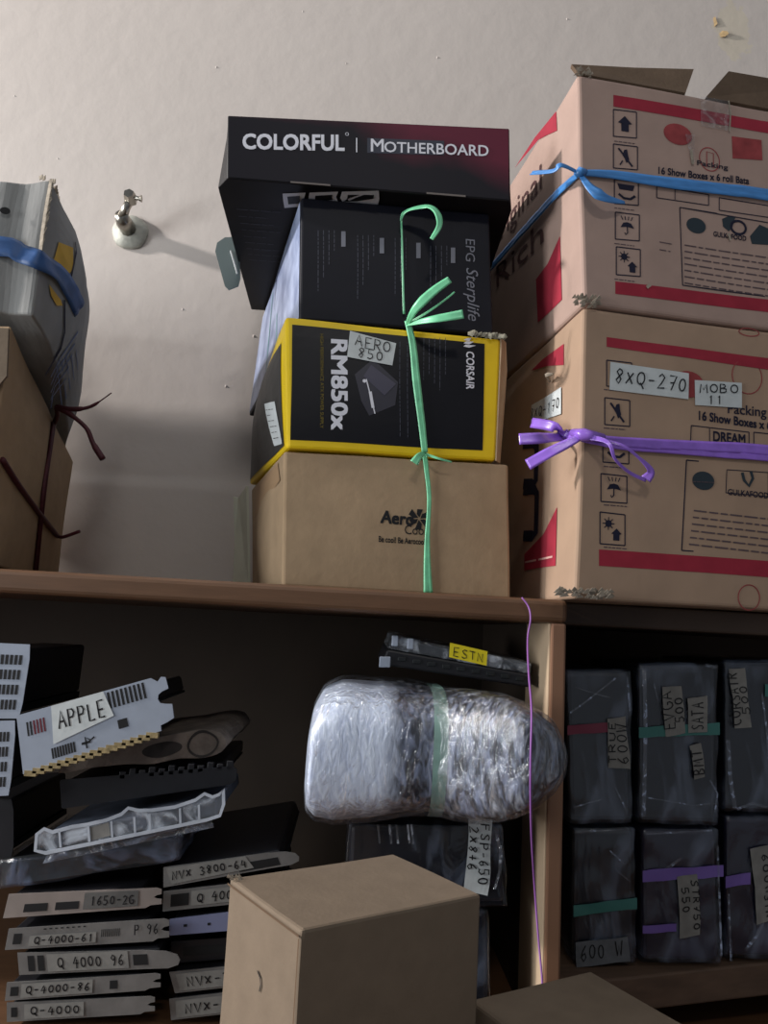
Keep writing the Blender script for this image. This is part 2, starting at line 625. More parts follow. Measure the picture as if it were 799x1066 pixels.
m_cool = M('black_cooler_plastic', (26, 26, 30), 0.4, tint=0.2, tscale=40, bump=0.2, bscale=80)
m_dust = M('dusty_cooler', (106, 96, 88), 0.85, tint=0.35, tscale=45, bump=0.7, bscale=120, bdist=0.003)
m_lam = M('brown_laminate', (96, 68, 47), 0.5, tint=0.12, tscale=20, stretch=(1, 8, 8), bump=0.08, bscale=60)
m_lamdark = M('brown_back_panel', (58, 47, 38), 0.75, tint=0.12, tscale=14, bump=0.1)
m_psu = M('black_power_supply', (20, 22, 32), 0.4, tint=0.25, tscale=40)
m_psuv = M('violet_black_power_supply', (28, 24, 46), 0.4, tint=0.25, tscale=40)
m_wrap = film_mat('clear_wrap', (190, 205, 235), 0.09, 0.12, 13, (1.6, 1, .8), .7, .05)
m_wrapbig = film_mat('tight_stretch_film', (225, 232, 245), 0.13, 0.12, 85, (1.0, 1.0, 0.40), 0.8)
m_clear = film_mat('clear_plastic', (205, 212, 222), 0.36, 0.2, 40, (1, 1, 1), 0.4)
m_tapeg = M('green_tape', (58, 110, 104), 0.35)
m_tapep = M('purple_tape', (112, 88, 160), 0.35)
m_taper = M('red_tape', (110, 40, 60), 0.4)
m_yl = M('yellow_label', (226, 206, 30), 0.6)

# ------------------------------------------------------------------ the setting
WALL = 1.10


def wall_material():
    m = M('painted_wall', (200, 191, 184), 0.6, tint=0.035, tscale=2.2, bump=0.35, bscale=28, spec=0.35, bdist=0.003)
    n = m.node_tree
    b = n.nodes['Principled BSDF']
    src = b.inputs['Base Color'].links[0].from_socket
    tc = n.nodes.new('ShaderNodeTexCoord')
    # a patch of flaked paint high on the right
    pk = at(762, 34, WALL)
    vm = n.nodes.new('ShaderNodeVectorMath')
    vm.operation = 'SUBTRACT'
    vm.inputs[1].default_value = pk
    link(n, tc, 'Object', vm, 0)
    mp = n.nodes.new('ShaderNodeMapping')
    mp.inputs['Scale'].default_value = (42, 1, 20)
    n.links.new(vm.outputs[0], mp.inputs['Vector'])
    ns = n.nodes.new('ShaderNodeTexNoise')
    ns.inputs['Scale'].default_value = 45
    ns.inputs['Detail'].default_value = 5
    link(n, tc, 'Object', ns, 'Vector')
    ln = n.nodes.new('ShaderNodeVectorMath')
    ln.operation = 'LENGTH'
    n.links.new(mp.outputs[0], ln.inputs[0])
    ad = n.nodes.new('ShaderNodeMath')
    ad.operation = 'MULTIPLY_ADD'
    n.links.new(ns.outputs['Fac'], ad.inputs[0])
    ad.inputs[1].default_value = -2.2
    n.links.new(ln.outputs['Value'], ad.inputs[2])
    rp = n.nodes.new('ShaderNodeValToRGB')
    rp.color_ramp.elements[0].position = 0.0
    rp.color_ramp.elements[0].color = (1, 1, 1, 1)
    rp.color_ramp.elements[1].position = 0.06
    rp.color_ramp.elements[1].color = (0, 0, 0, 1)
    n.links.new(ad.outputs[0], rp.inputs['Fac'])
    mx = n.nodes.new('ShaderNodeMixRGB')
    n.links.new(rp.outputs['Color'], mx.inputs['Fac'])
    n.links.new(src, mx.inputs['Color1'])
    mx.inputs['Color2'].default_value = lin((202, 192, 176)) + (1,)
    n.links.new(mx.outputs['Color'], b.inputs['Base Color'])
    return m


mb = MB()
mb.box((-3, WALL, 0), (3, WALL + .1, 3.2))
o = mb.build('wall_back', wall_material())
o['kind'] = 'structure'
mb = MB()
mb.box((-3, -2.5, -.1), (3, WALL + .1, 0))
o = mb.build('floor', M('grey_floor_tiles', (120, 115, 108), 0.5, tint=0.1, tscale=3))
o['kind'] = 'structure'

# little drips of paint on the wall
mb = MB()
for (x, y) in [(283, 322), (321, 343), (264, 350), (287, 377), (235, 402), (190, 322), (15, 100), (225, 70), (360, 66), (455, 60), (60, 165), (315, 12), (590, 20)]:
    c = at(x, y, WALL)
    n = 8
    r = random.uniform(.0012, .0024)
    vs = [c + V((math.cos(6.283 * i / n) * r, 0.0002, math.sin(6.283 * i / n) * r * 1.5)) for i in range(n)] + [c + V((0, -r * .9, 0))]
    mb.add(vs, [(i, (i + 1) % n, n) for i in range(n)])
o = mb.build('trim_1', M('paint_drips', (216, 206, 198), 0.5), smooth=True)
o['kind'] = 'structure'

# a curl of loose paint
c = at(752, 37, WALL)
mb = MB()
mb.add([c + V((x, y, z)) for x, y, z in [(-.006, -.0005, .003), (-.002, -.003, .006), (.005, -.005, .004), (.007, -.006, -.001), (.002, -.004, -.005), (-.004, -.001, -.004)]], [(0, 1, 2, 3, 4, 5)])
mb.add([c + V((x - .012, y, z + .022)) for x, y, z in [(-.004, -.0005, .008), (-.001, -.002, .010), (.002, -.003, -.004), (-.002, -.0008, -.008)]], [(0, 1, 2, 3)])
o = mb.build('trim_2', M('loose_paint', (176, 150, 110), .8, tint=.3, tscale=120), solid=.0006)
o['kind'] = 'structure'

# ------------------------------------------------------------------ shelving unit
SF = 0.70                                   # shelf front
SZ = at(400, 614, SF).z                     # top of the upper board
ST = 0.0215
BZ = min(at(7, 1065, .715).z, at(178, 1063, .725).z) - .003                  # floor of the left bay
unit = thing('shelving_unit', 'brown wooden shelving unit with open bays fixed along the wall', 'shelf', (0, .9, 0))
mb = MB()
xd1 = atz(571, SZ - .1, SF).x
xd2 = atz(587, SZ - .1, SF).x
mb.box((-1.0, SF, SZ - ST), (xd2 + .002, WALL - .002, SZ))
mb.build('top_board', m_lam, unit, bevel=.005, segs=3)
mb = MB()      # over the right bay: set back, the cartons' shade put into its dark colour
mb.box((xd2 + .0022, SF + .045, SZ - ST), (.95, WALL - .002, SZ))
mb.build('top_board', M('shaded_board', (70, 55, 45), .6, tint=.12, tscale=20), unit, bevel=.002)
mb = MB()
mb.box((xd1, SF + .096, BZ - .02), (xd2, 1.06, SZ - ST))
mb.build('divider', m_lamdark, unit, bevel=.001)  # rear of the divider, its shade put into the darker colour
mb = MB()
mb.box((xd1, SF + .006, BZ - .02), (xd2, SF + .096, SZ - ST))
mb.build('divider_front', M('raw_tan_board', (190, 166, 138), 0.7, tint=.06, tscale=30, stretch=(1, 1, .2)), unit, bevel=.001)  # front of the same divider, left in its own tan
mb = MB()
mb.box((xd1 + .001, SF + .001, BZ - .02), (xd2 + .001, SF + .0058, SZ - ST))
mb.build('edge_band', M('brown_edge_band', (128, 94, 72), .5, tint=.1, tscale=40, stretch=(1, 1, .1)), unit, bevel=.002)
mb = MB()
mb.box((-1.0, 1.06, BZ - .02), (0.95, 1.075, SZ - ST))
mb.build('back_panel', m_lamdark, unit)
mb = MB()
mb.box((-1.0, SF, BZ - .02), (xd1, 1.06, BZ))
mb.build('bottom_board', m_lam, unit, bevel=.002)
for x in (-1.0, .93):
    mb = MB()
    mb.box((x, SF + .002, BZ - .02), (x + .02, 1.06, SZ - ST))
    mb.build('side_panel', m_lam, unit)
# plank under the right bay, its left end further forward
pl0, pl1 = at(588, 1027, .735), at(800, 1003, .79)
d = (pl1 - pl0)
d.z = 0
e = pl0 + d * 1.9
PZ = (pl0.z + pl1.z) / 2
LZ, RZ = pl0.z, pl0.z + (pl1.z - pl0.z) * 1.9
th = .03
h = Hexa([(xd2, pl0.y, LZ - th), (e.x, e.y, RZ - th), (e.x, 1.058, RZ - th), (xd2, 1.058, LZ - th)],
         [(xd2, pl0.y, LZ), (e.x, e.y, RZ), (e.x, 1.058, RZ), (xd2, 1.058, LZ)])
h.build('lower_plank', M('dark_worn_plank', (92, 72, 58), 0.7, tint=0.2, tscale=18, stretch=(1, 6, 6)), unit, n=(1, 1, 1), bevel=.002)
GZ = BZ - .05
mb = MB()
mb.box((-1.0, .2, 0), (0.95, 1.09, GZ - .0))
mb.build('base_cabinet', m_lam, unit, bevel=.003)
mb = MB()
mb.box((-1.0, SF + .02, GZ), (.95, 1.05, BZ - .021))
mb.build('plinth', m_lam, unit)


def planktop(x, y):
    f = (x - xd2) / (e.x - xd2)
    return LZ + (RZ - LZ) * f


# ------------------------------------------------------------------ wall tap stub
tp = at(136, 243, WALL)
tap = thing('pipe_stub', 'tarnished chrome pipe fitting sticking out of the bare wall', 'pipe fitting', tp)
mb = MB()
n = 28
prof = [(.026, 0), (.027, .003), (.025, .007), (.016, .011), (.010, .014)]
vs, fs = [], []
for r, y in prof:
    for i in range(n):
        a = 6.2832 * i / n
        rr = r * (1 + .03 * math.sin(5 * a))
        vs.append(tp + V((math.cos(a) * rr, -y, math.sin(a) * rr)))
for k in range(len(prof) - 1):
    for i in range(n):
        fs.append((k * n + i, k * n + (i + 1) % n, (k + 1) * n + (i + 1) % n, (k + 1) * n + i))
fs.append(tuple((len(prof) - 1) * n + i for i in range(n)))
mb.add(vs, fs)
mb.build('flange', m_limes, tap, smooth=True)
q = [tp + V((0, -.010, 0)), tp + V((-.002, -.030, .002)), tp + V((-.002, -.045, .004))]
mb = MB()
mb.tube(q, [.012, .0115, .009], 12)
mb.build('valve_body', m_metal, tap, smooth=True)
top = at(136, 207, WALL - .05)
mb = MB()
mb.tube([q[2] + V((0, .006, 0)), (q[2] + top) / 2 + V((0, .002, 0)), top], [.0075, .006, .0065], 12)
mb.build('stem', m_metal, tap, smooth=True)
mb = MB()
mb.tube([top + V((0, .006, -.002)), top + V((0, .0, .0)), top + V((0, -.012, .002))], [.0085, .0095, .0075], 6)
mb.tube([top + V((.004, -.004, .0)), top + V((.014, -.006, -.002)), top + V((.0175, -.006, -.002))], [.0035, .003, .0055], 8)
mb.build('valve_head', m_metal, tap)

# ------------------------------------------------------------------ left cartons
fr_b = atz(-18, SZ + .004, .712)
fr_t = at(12, 340, .705)
br_t = at(75, 480, 1.03)
br_b = atz(60, SZ + .004, 1.03)
L1 = Hexa([fr_b + V((-.30, .02, 0)), fr_b, br_b, br_b + V((-.30, 0, 0))],
          [fr_t + V((-.30, .02, -.01)), fr_t, br_t, br_t + V((-.30, 0, 0))], crumple=.003, cfreq=9, bulge={'right': .008}, seed=2)
lc = thing('cardboard_carton', 'plain tan cardboard carton tied with dark red string at the left shelf end', 'carton', L1.base)
L1.build('body', m_card, lc, n=(6, 12, 12), bevel=.002)
mb = MB()
a = at(13, 326, .70)
b_ = at(22, 345, .72)
mb.add([fr_t + V((-.2, -.004, -.004)), fr_t + V((0.0, -.004, -.004)), fr_t + V((.004, -.004, -.05)), fr_t + V((-.02, -.006, -.09)), fr_t + V((-.2, -.006, -.09))], [(0, 1, 2, 3, 4)])
mb.build('flap', m_card2, lc, solid=.003)
mb = MB()
f = L1.right


def onface(f, pts, off):
    return [f.P(*f.inv(*p), off) for p in pts]


def tieline(mb, f, pts, r, off=.002):
    mb.tube(smooth_path(onface(f, pts, off), 5), r, 6)


tieline(mb, f, [(55, 440), (52, 460), (46, 500), (41, 545), (36, 597)], .0022)
tieline(mb, f, [(53, 440), (50, 465), (43, 510), (40, 540), (34, 595)], .0020)
tieline(mb, f, [(0, 478), (18, 506), (38, 533), (58, 558)], .0030)
k0 = f.P(*f.inv(54, 440), .003)
kn = at(59, 424, k0.y - .035)
mb.tube(smooth_path([k0, (k0 + kn) / 2 + V((.002, 0, 0)), kn], 4), .003, 6)
for ends, r in (([(75, 426), (95, 423), (116, 409)], [.0035, .003, .002, .0008]), ([(74, 432), (90, 446), (97, 462), (107, 478)], [.003, .0025, .0028, .0036])):
    P = [kn] + [at(x, y, kn.y - .004) for x, y in ends]
    sp = smooth_path(P, 5)
    mb.tube(sp, [r[min(3, int(i / len(sp) * 4))] for i in range(len(sp))], 6)
k2 = f.P(*f.inv(58, 558), .003)
mb.tube(smooth_path([k2, at(66, 559, k2.y - .005), at(83, 553, k2.y - .01)], 5), .0022, 6)
mb.build('string', m_maroon, lc, smooth=True)

# upper, grey-white
fr_b2, br_b2 = at(33, 344, .70), at(71, 455, 1.03)
fr_t2, br_t2 = at(51, 190, .70), at(86, 322, 1.02)
for p in (fr_b2, br_b2):
    p.z = fr_t.z + (br_t.z - fr_t.z) * (p.y - fr_t.y) / (br_t.y - fr_t.y) + .010


def dent(u, v, w_, p):
    # wavy corrugation of the front, soft with age
    return p + V((0, -1, 0)) * (math.sin(u * 46) * .0022 * (1 - v) ** 4) + V((0, 0, 1)) * (noise.noise(V((u * 6, v * 5, 3.3))) * .006 * w_ ** 3) + V((4 * v * (1 - v) * .014 * u * u, 0, 0))


L2 = Hexa([fr_b2 + V((-.30, .01, .0)), fr_b2, br_b2, br_b2 + V((-.30, 0, 0))],
          [fr_t2 + V((-.30, .01, .005)), fr_t2, br_t2, br_t2 + V((-.3, 0, 0))], crumple=.005, cfreq=12, bulge={'right': .014, 'front': .006}, seed=5, fn=dent)
uc = thing('cardboard_carton', 'battered grey-white carton with a blue strap and yellow patch, upper one at left', 'carton', L2.base)
m_greyc = M('grey_white_carton', (138, 138, 136), 0.8, tint=0.12, tscale=22, bump=0.4, bscale=70, stretch=(3, 1, .6), spec=0.25)
L2.build('body', m_greyc, uc, n=(60, 14, 14), bevel=.002)
f = L2.right
mb = MB()
f.poly(mb, f.px([(60, 252), (75, 258), (75, 280), (66, 290), (55, 270)]), .0012)
f.poly(mb, f.px([(50, 296), (62, 312), (64, 318), (58, 318), (52, 308)]), .0012)
mb.build('yellow_patch', M('yellow_patch', (190, 150, 40), 0.7, tint=0.15), uc)
mb = MB()
f.line(mb, f.px([(77, 252), (78, 262), (74, 282), (70, 300)]), .004, .0014)
f.line(mb, f.px([(66, 312), (66, 345), (62, 362), (46, 390)]), .004, .0014)
mb.build('printed_outline', m_navy, uc)
mb = MB()
for k in range(5):
    f.line(mb, f.px([(80 - k * 3, 345 + k * 12), (62 - k * 2, 372 + k * 10), (52, 392 + k * 8)]), .0025, .0012)
    f.line(mb, f.px([(58 + k * 5, 380 - k * 4), (64 + k * 4, 425 - k * 10)]), .002, .0012)
mb.build('printed_lattice', M('blue_grey_print', (98, 110, 140), 0.8), uc)
mb = MB()
pf = [L2.front.P(a_, L2.front.inv(25, 268)[1] + .0, .003) for a_ in (.0, .3, .6)]
pts = pf + onface(L2.front, [(0, 258), (25, 266)], .003) + [L2.P(1, 0, L2.front.inv(43, 273)[1]) + V((.002, -.003, 0))] + onface(f, [(58, 285), (70, 303), (79, 322)], .004)
ribbon(mb, pts, .020, (.5, -1, .0), 4, .1)
mb.build('strap', m_blueold, uc, solid=.0006, smooth=True)
mb = MB()
# torn rim at the top corner
for k in range(22):
    a_ = k / 21
    p = L2.P(1 - .03 * random.random(), a_ * .12, 1) + V((random.uniform(-.003, .003), random.uniform(-.004, .002), random.uniform(-.004, .0)))
    mb.add([p, p + V((.003, -.001, .001)), p + V((.003, -.002, .005)), p + V((-.001, 0, .004))], [(0, 1, 2, 3)])
for k in range(30):
    p = L2.P(1, 0, 1 - k / 60) + V((.0, -.002, 0))
    mb.add([p, p + V((.003 + .003 * random.random(), -.001, 0)), p + V((.003, -.002, -.008)), p + V((-.001, 0, -.008))], [(0, 1, 2, 3)])
mb.build('torn_edge', m_torn, uc, solid=.0006)
mb = MB()
L2.front.ellipse(mb, L2.front.inv(6, 222), .004, .004, .004)
mb.build('hole', m_slot, uc)

# ------------------------------------------------------------------ tower of boxes
TY = .735
# tan box with a dark leaf logo
fl, fr = atz(294, SZ, TY), atz(531, SZ, TY + .015)
flt, frt = at(296, 469, TY), at(529, 484, TY + .015)
bl, blt = atz(263, SZ, .93), at(262, 508, .93)
d_ = bl - fl
blt.z = flt.z - .006
br, brt = fr + V((0, d_.y, 0)) + V((-.01, 0, 0)), frt + V((-.01, d_.y, -.005))
A = Hexa([fl, fr, br, bl], [flt, frt, brt, blt], crumple=.0012, cfreq=10, bulge={'front': .003, 'left': .006}, seed=1)
ab = thing('cardboard_box', 'tan cardboard box with a small black fan logo, lowest in the middle stack', 'box', A.base)
A.build('body', m_card, ab, n=(12, 10, 8), bevel=.0025)
f = A.front
mb = MB()
f.text(mb, 'Aero', f.inv(396, 544), f.inv(430, 547), f.inv(397, 531.5), bold=.03)
f.text(mb, 'Cool', f.inv(421, 556), f.inv(443, 557), f.inv(421, 546.5), bold=-.008)
f.text(mb, 'Be cool! Be Aerocool.', f.inv(394, 564), f.inv(443, 567), f.inv(394, 558), bold=.02)
c = f.inv(436, 540)
for k in range(6):
    a0 = math.radians(k * 60 + 15)
    r1, r2 = .0012, .010 if k % 2 else .0115
    pts = [(c[0] + r * math.cos(a0 + t) / f.W, c[1] + r * math.sin(a0 + t) / f.H) for r, t in ((r1, 0), (r2, -.12), (r2 * .95, .45), (r2 * .5, .75))]
    f.poly(mb, pts)
mb.build('printed_logo', m_ink, ab)
mb = MB()
p0, p1, p2, p3 = at(261, 506, .925), at(244, 517, .965), atz(243, SZ + .001, .965), atz(263, SZ + .001, .925)
p0 += V((-.004, 0, 0)); p3 += V((-.004, 0, 0))
mb.add([p0, p1 + V((.006, 0, -.002)), p1, (p1 + p2) / 2 + V((.002, 0, 0)), p2, p3], [(0, 1, 2, 3, 4, 5)])
mb.build('side_flap', M('pale_flap', (196, 196, 178), 0.8, tint=0.06), ab, solid=.003, label='pale flap standing off the side')
mb = MB()
A.left.poly(mb, A.left.px([(290, 482), (268, 505), (266, 540), (292, 500)]), .001)
mb.build('crease', M('scuffed_cardboard', (160, 130, 98), 0.85), ab)

# yellow and black power supply box
fl, fr = at(299, 467, TY - .004), at(516, 480, TY + .012)
flt, frt = at(297, 329, TY - .004), at(521, 353, TY + .012)
bl, blt = at(260, 505, .93), at(259, 432, .95)
zb = A.t[0].z + .001
for p in (fl, fr):
    p.z = max(p.z, zb)
bl.z = fl.z - .003
br, brt = fr + V((-.012, .20, 0)), frt + V((-.012, .20, -.02))
blt = V((bl.x + .0, bl.y, flt.z - .03))
B = Hexa([fl, fr, br, bl], [flt, frt, brt, blt], crumple=.0012, cfreq=12, bulge={'front': .002, 'left': .012}, seed=3)
cb = thing('power_supply_box', 'black power supply carton with yellow borders and white lettering', 'box', B.base, )
B.build('body', m_yellow, cb, n=(12, 10, 8), bevel=.003)
f = B.front
mb = MB()
f.quad(mb, f.px([(304, 338), (504, 358), (502, 469), (302, 458)]), .0004, 10)
mb.build('front_panel', m_black, cb)
mb = MB()
g = B.left
g.quad(mb, [(.02, .80), (.93, .84), (.95, .04), (.02, .05)], .0006, 8)
mb.build('side_panel', M('grimy_black_print', (52, 50, 48), 0.5, tint=0.3, tscale=60), cb)
mb = MB()
g.quad(mb, [(.70, .48), (.86, .42), (.93, .06), (.78, .10)], .0012, 4)
lb = mb.build('label', m_label, cb)
mb = MB()
g.fine(mb, [(.72, .44), (.84, .39), (.90, .10), (.80, .13)], 6, .0006, off=.0016)
mb.build('fine_print', m_ink, lb)
mb = MB()   # big white lettering running down the panel
f.text(mb, 'RM850x', f.inv(345, 354), f.inv(345, 447), f.inv(361, 355), .0008, .03)
f.text(mb, 'CORSAIR', f.inv(485, 366), f.inv(485, 405), f.inv(493, 367), .0008, .02)
c = f.inv(489, 358)
for k in range(3):
    y0 = 362 - k * 3.4
    f.poly(mb, f.px([(482, y0 - 1), (484 + k, y0 - 3), (495 - k * 2.2, y0 - 2 - k * .6), (488, y0 + .2)]), .0008)
mb.build('printed_lettering', m_white, cb)
mb = MB()
f.text(mb, 'HIGH PERFORMANCE ATX POWER SUPPLY', f.inv(333, 348), f.inv(333, 446), f.inv(336.5, 348), .0008)
mb.build('printed_tagline', m_ypr, cb)
mb = MB()
f.fine(mb, f.px([(428, 356), (428, 458), (412, 458), (412, 356)]), 2, .0006, off=.0008, ragged=.15, word=.006)
f.fine(mb, f.px([(466, 352), (466, 440), (438, 440), (438, 352)]), 5, .0006, off=.0008, ragged=.6, word=.006)
mb.build('fine_print', m_greyd, cb)
# picture of the unit printed on the front
mb = MB()
f.poly(mb, f.px([(369, 390), (388, 374), (414, 398), (411, 422), (384, 433), (376, 418)]), .0007)
pic = mb.build('printed_picture', M('dark_grey_print', (50, 49, 60), 0.4), cb)
mb = MB()
f.poly(mb, f.px([(386, 380), (412, 400), (400, 412), (378, 392)]), .0010)
mb.build('printed_grille', M('slate_print', (70, 68, 84), 0.4), pic)
mb = MB()
f.line(mb, f.px([(381, 395), (390, 431)]), .0012, .0012)
f.line(mb, f.px([(385, 408), (388, 425)]), .0030, .0012)
f.ellipse(mb, f.inv(379, 397), .0018, .0018, .0012)
mb.build('printed_highlights', m_white, pic)
mb = MB()
LQ = f.px([(364, 345), (412, 358), (408, 381), (361, 372)])
f.quad(mb, LQ, .0016, 4)
lb = mb.build('label', m_label, cb)
mb = MB()
f.hand(mb, 'AERO', f.inv(368, 360), f.inv(407, 369), f.inv(369, 349), .0011, .0022)
f.hand(mb, '850', f.inv(371, 372), f.inv(399, 378), f.inv(372, 362), .0011, .0022)
mb.build('handwriting', m_ink, lb)
mb = MB()   # opened end flap on the right
P0, P1, P2, P3 = f.P(1, 1), f.P(1, 0), f.P(1, 0) + V((.006, .012, 0)), f.P(1, 1) + V((.007, .012, .001))
mb.add([P0, P1, P2, P3 + V((.002, 0, -.03)), P3], [(0, 1, 2, 3, 4)])
mb.build('end_flap', m_card, cb, solid=.0015, label='torn cardboard end flap')
mb = MB()
for k in range(26):
    a_ = k / 25
    p = f.P(.84 + .17 * a_, 1.0, .002) + V((0, random.uniform(-.002, .001), random.uniform(-.003, .001)))
    mb.add([p, p + V((.003, -.001, random.uniform(-.003, .003))), p + V((.004, 0, .005)), p + V((0, .001, .004))], [(0, 1, 2, 3)])
mb.build('torn_edge', M('torn_grey_paper', (150, 146, 130), 0.9, tint=0.3, tscale=200), cb, solid=.0004)

# dark box above it
MBZ = at(380, 195, .717).z                     # underside of the top box
fl, fr = at(313, 331, TY + .006), at(513, 350, TY + .012)
flt, frt = at(313, 212, TY + .006), at(509, 226, TY + .012)
zb = max(B.t[0].z, B.t[1].z) + .002
fl.z, fr.z = zb, B.t[1].z + .004
flt.z = frt.z = MBZ - .0015
bl, blt = at(262, 398, 1.05), at(270, 345, 1.05)
bl = V((bl.x, 1.05, zb - .02))
blt = V((blt.x + .004, 1.05, MBZ - .004))
br, brt = fr + V((-.02, .30, -.02)), frt + V((-.02, .30, -.002))
D = Hexa([fl, fr, br, bl], [flt, frt, brt, blt], crumple=.0008, cfreq=12, bulge={'front': .002}, seed=4)
db = thing('power_supply_box', 'dark navy box with rotated grey type, just below the topmost box', 'box', D.base)
D.build('body', M('navy_black_box', (20, 21, 30), 0.5, spec=.2, tint=0.12, tscale=20), db, n=(10, 10, 8), bevel=.002)
g = D.left
mb = MB()
g.quad(mb, [(.0, .97), (.985, .985), (.985, .03), (.0, .03)], .0006, 8)
mb.build('side_panel', M('silver_blue_print', (172, 184, 212), 0.4, tint=0.25, tscale=30, col2=(104, 116, 150)), db, label='silver-blue printed side')
mb = MB()
g.line(mb, [(.35, .9), (.40, .1)], .004, .001)
g.line(mb, [(.55, .5), (.62, .05)], .003, .001)
mb.build('printed_stripes', M('teal_print', (60, 140, 130), .5), db)
f = D.front
mb = MB()
for (x0, y0, y1, n_) in [(331, 240, 306, 4), (372, 245, 312, 4), (411, 248, 308, 3), (448, 256, 318, 4)]:
    for k in range(n_):
        xx = x0 + k * 5.6
        l = (y1 - y0) * (1 - .22 * k)
        f.fine(mb, f.px([(xx + 2, y0), (xx + 2, y0 + l), (xx - 2, y0 + l), (xx - 2, y0)]), 1, .0007, ragged=.05, word=.006)
mb.build('fine_print', m_greyd, db)
mb = MB()
for x0, y0 in ((357, 241), (397, 248), (435, 253), (471, 258)):
    f.quad(mb, f.px([(x0 - 2, y0), (x0 + 2.5, y0), (x0 + 2.5, y0 + 16), (x0 - 2, y0 + 16)]), .0005, 1)
mb.build('printed_tabs', m_greyp, db)
mb = MB()
f.text(mb, 'EPG', f.inv(484.5, 249), f.inv(484.5, 272), f.inv(494, 250), .0006, .0)
f.text(mb, 'Sterplife', f.inv(485, 279), f.inv(487, 334), f.inv(497, 280), .0006, .0, .25)
mb.build('printed_lettering', m_greyp, db)

# topmost box
FY = .717
tl, tr = at(237, 120, FY), at(530, 131, FY + .004)
b0, b1 = at(236, 193, FY + .002), at(531, 199, FY + .006)
zt = (tl.z + tr.z) / 2
b0.z = b1.z = MBZ
xl0, xr0 = at(222, 181, FY + .016).x, at(534.5, 190, FY + .016).x
zl = MBZ
bl, br = at(262, 330, 1.045), at(489, 338, 1.045)
bl.z = br.z = MBZ
tl.z, tr.z = at(237, 120, FY).z, at(530, 131, FY).z


def lidshape(u, v, w_, p):
    # the side walls stand a little prouder than the front panel towards the bottom
    k = min(1, v / .06) * (1 - .9 * max(0, v - .06)) * (1 - w_ * .85)
    if u < .5:
        return p + V((-.012 * k, 0, 0))
    return p + V((.005 * k, 0, 0))


T = Hexa([b0, b1, br, bl], [tl, tr, br + V((0, 0, tr.z - MBZ)), bl + V((.003, 0, tl.z - MBZ))], fn=lidshape)
tb = thing('motherboard_box', 'black flat box with silver lettering and a reddish corner, on top of the middle stack', 'box', T.base)


def redcorner():
    """printed artwork: black with a dark red glow sweeping over the right end of the lid"""
    m = M('black_red_print', (22, 20, 30), 0.5, spec=.2)
    n = m.node_tree
    b = n.nodes['Principled BSDF']
    tc = n.nodes.new('ShaderNodeTexCoord')
    sp = n.nodes.new('ShaderNodeSeparateXYZ')
    link(n, tc, 'Object', sp, 'Vector')
    ns = n.nodes.new('ShaderNodeTexNoise')
    ns.inputs['Scale'].default_value = 9
    ns.inputs['Detail'].default_value = 3
    link(n, tc, 'Object', ns, 'Vector')
    a1 = n.nodes.new('ShaderNodeMath'); a1.operation = 'MULTIPLY_ADD'
    n.links.new(sp.outputs['X'], a1.inputs[0]); a1.inputs[1].default_value = 2.2
    n.links.new(ns.outputs['Fac'], a1.inputs[2])
    a2 = n.nodes.new('ShaderNodeMath'); a2.operation = 'MULTIPLY_ADD'
    n.links.new(sp.outputs['Z'], a2.inputs[0]); a2.inputs[1].default_value = 9.0
    n.links.new(a1.outputs[0], a2.inputs[2])
    r = n.nodes.new('ShaderNodeValToRGB')
    e_ = r.color_ramp.elements
    e_[0].position = .68; e_[0].color = lin((19, 17, 27)) + (1,)
    e_[1].position = 1.0; e_[1].color = lin((96, 32, 52)) + (1,)
    a3 = n.nodes.new('ShaderNodeMath'); a3.operation = 'MULTIPLY'
    n.links.new(a2.outputs[0], a3.inputs[0]); a3.inputs[1].default_value = .76
    n.links.new(a3.outputs[0], r.inputs['Fac'])
    n.links.new(r.outputs['Color'], b.inputs['Base Color'])
    return m


T.build('body', m_blackbot, tb, n=(8, 34, 6), bevel=.0012)
f = T.front
mb = MB()
f.quad(mb, [(.004, .985), (.996, .985), (.996, .02), (.004, .02)], .0004, 10)
mb.build('front_panel', redcorner(), tb)
mb = MB()
f.text(mb, 'COLORFUL', f.inv(253, 155), f.inv(358, 157), f.inv(253, 140), .0008, .028)
f.line(mb, f.px([(371, 144), (371, 159)]), .0011, .0008)
f.text(mb, 'M', f.inv(386, 158), f.inv(399, 158.5), f.inv(386, 145), .0009, .012)
f.text(mb, 'OTHERBOARD', f.inv(400, 158.5), f.inv(508, 163), f.inv(400, 148), .0009, .012)
f.ellipse(mb, f.inv(361, 140), .0016, .0016, .0008, .0005, 10)
mb.build('printed_lettering', m_white, tb)
mb = MB()
f.quad(mb, f.px([(382, 144), (462, 147), (462, 162), (382, 159.5)]), .0006, 4)
mb.build('printed_band', M('slate_blue_print', (38, 43, 60), 0.5), tb)
mb = MB()
for (a0, a1) in ((.22, .36), (.70, .84)):
    f.line(mb, [(a0, .015), (a1, .015)], .0018, .0010)
mb.build('worn_edge', M('worn_paper', (112, 104, 100), 0.8), tb)
u = T.bottom
mb = MB()
for q in ([(294, 201), (318, 200), (318, 214), (296, 216)], [(322, 200), (352, 199), (352, 210), (324, 213)], [(356, 199), (394, 198), (393, 214), (358, 212)]):
    u.quad(mb, u.px(q), .0006, 2)
lb = mb.build('printed_badges', M('silver_grey_print', (190, 190, 196), 0.5), tb)
mb = MB()
for q in ([(299, 204), (312, 203), (312, 211), (300, 212)], [(328, 203), (346, 202), (346, 207), (329, 209)], [(362, 202), (374, 202), (374, 210), (363, 209)], [(379, 202), (389, 202), (388, 210), (379, 210)]):
    u.quad(mb, u.px(q), .0009, 2)
mb.build('printed_icons', m_ink, lb)
mb = MB()
u.fine(mb, [(.05, .85), (.22, .85), (.22, .45), (.05, .45)], 9, .0008, off=.0006)
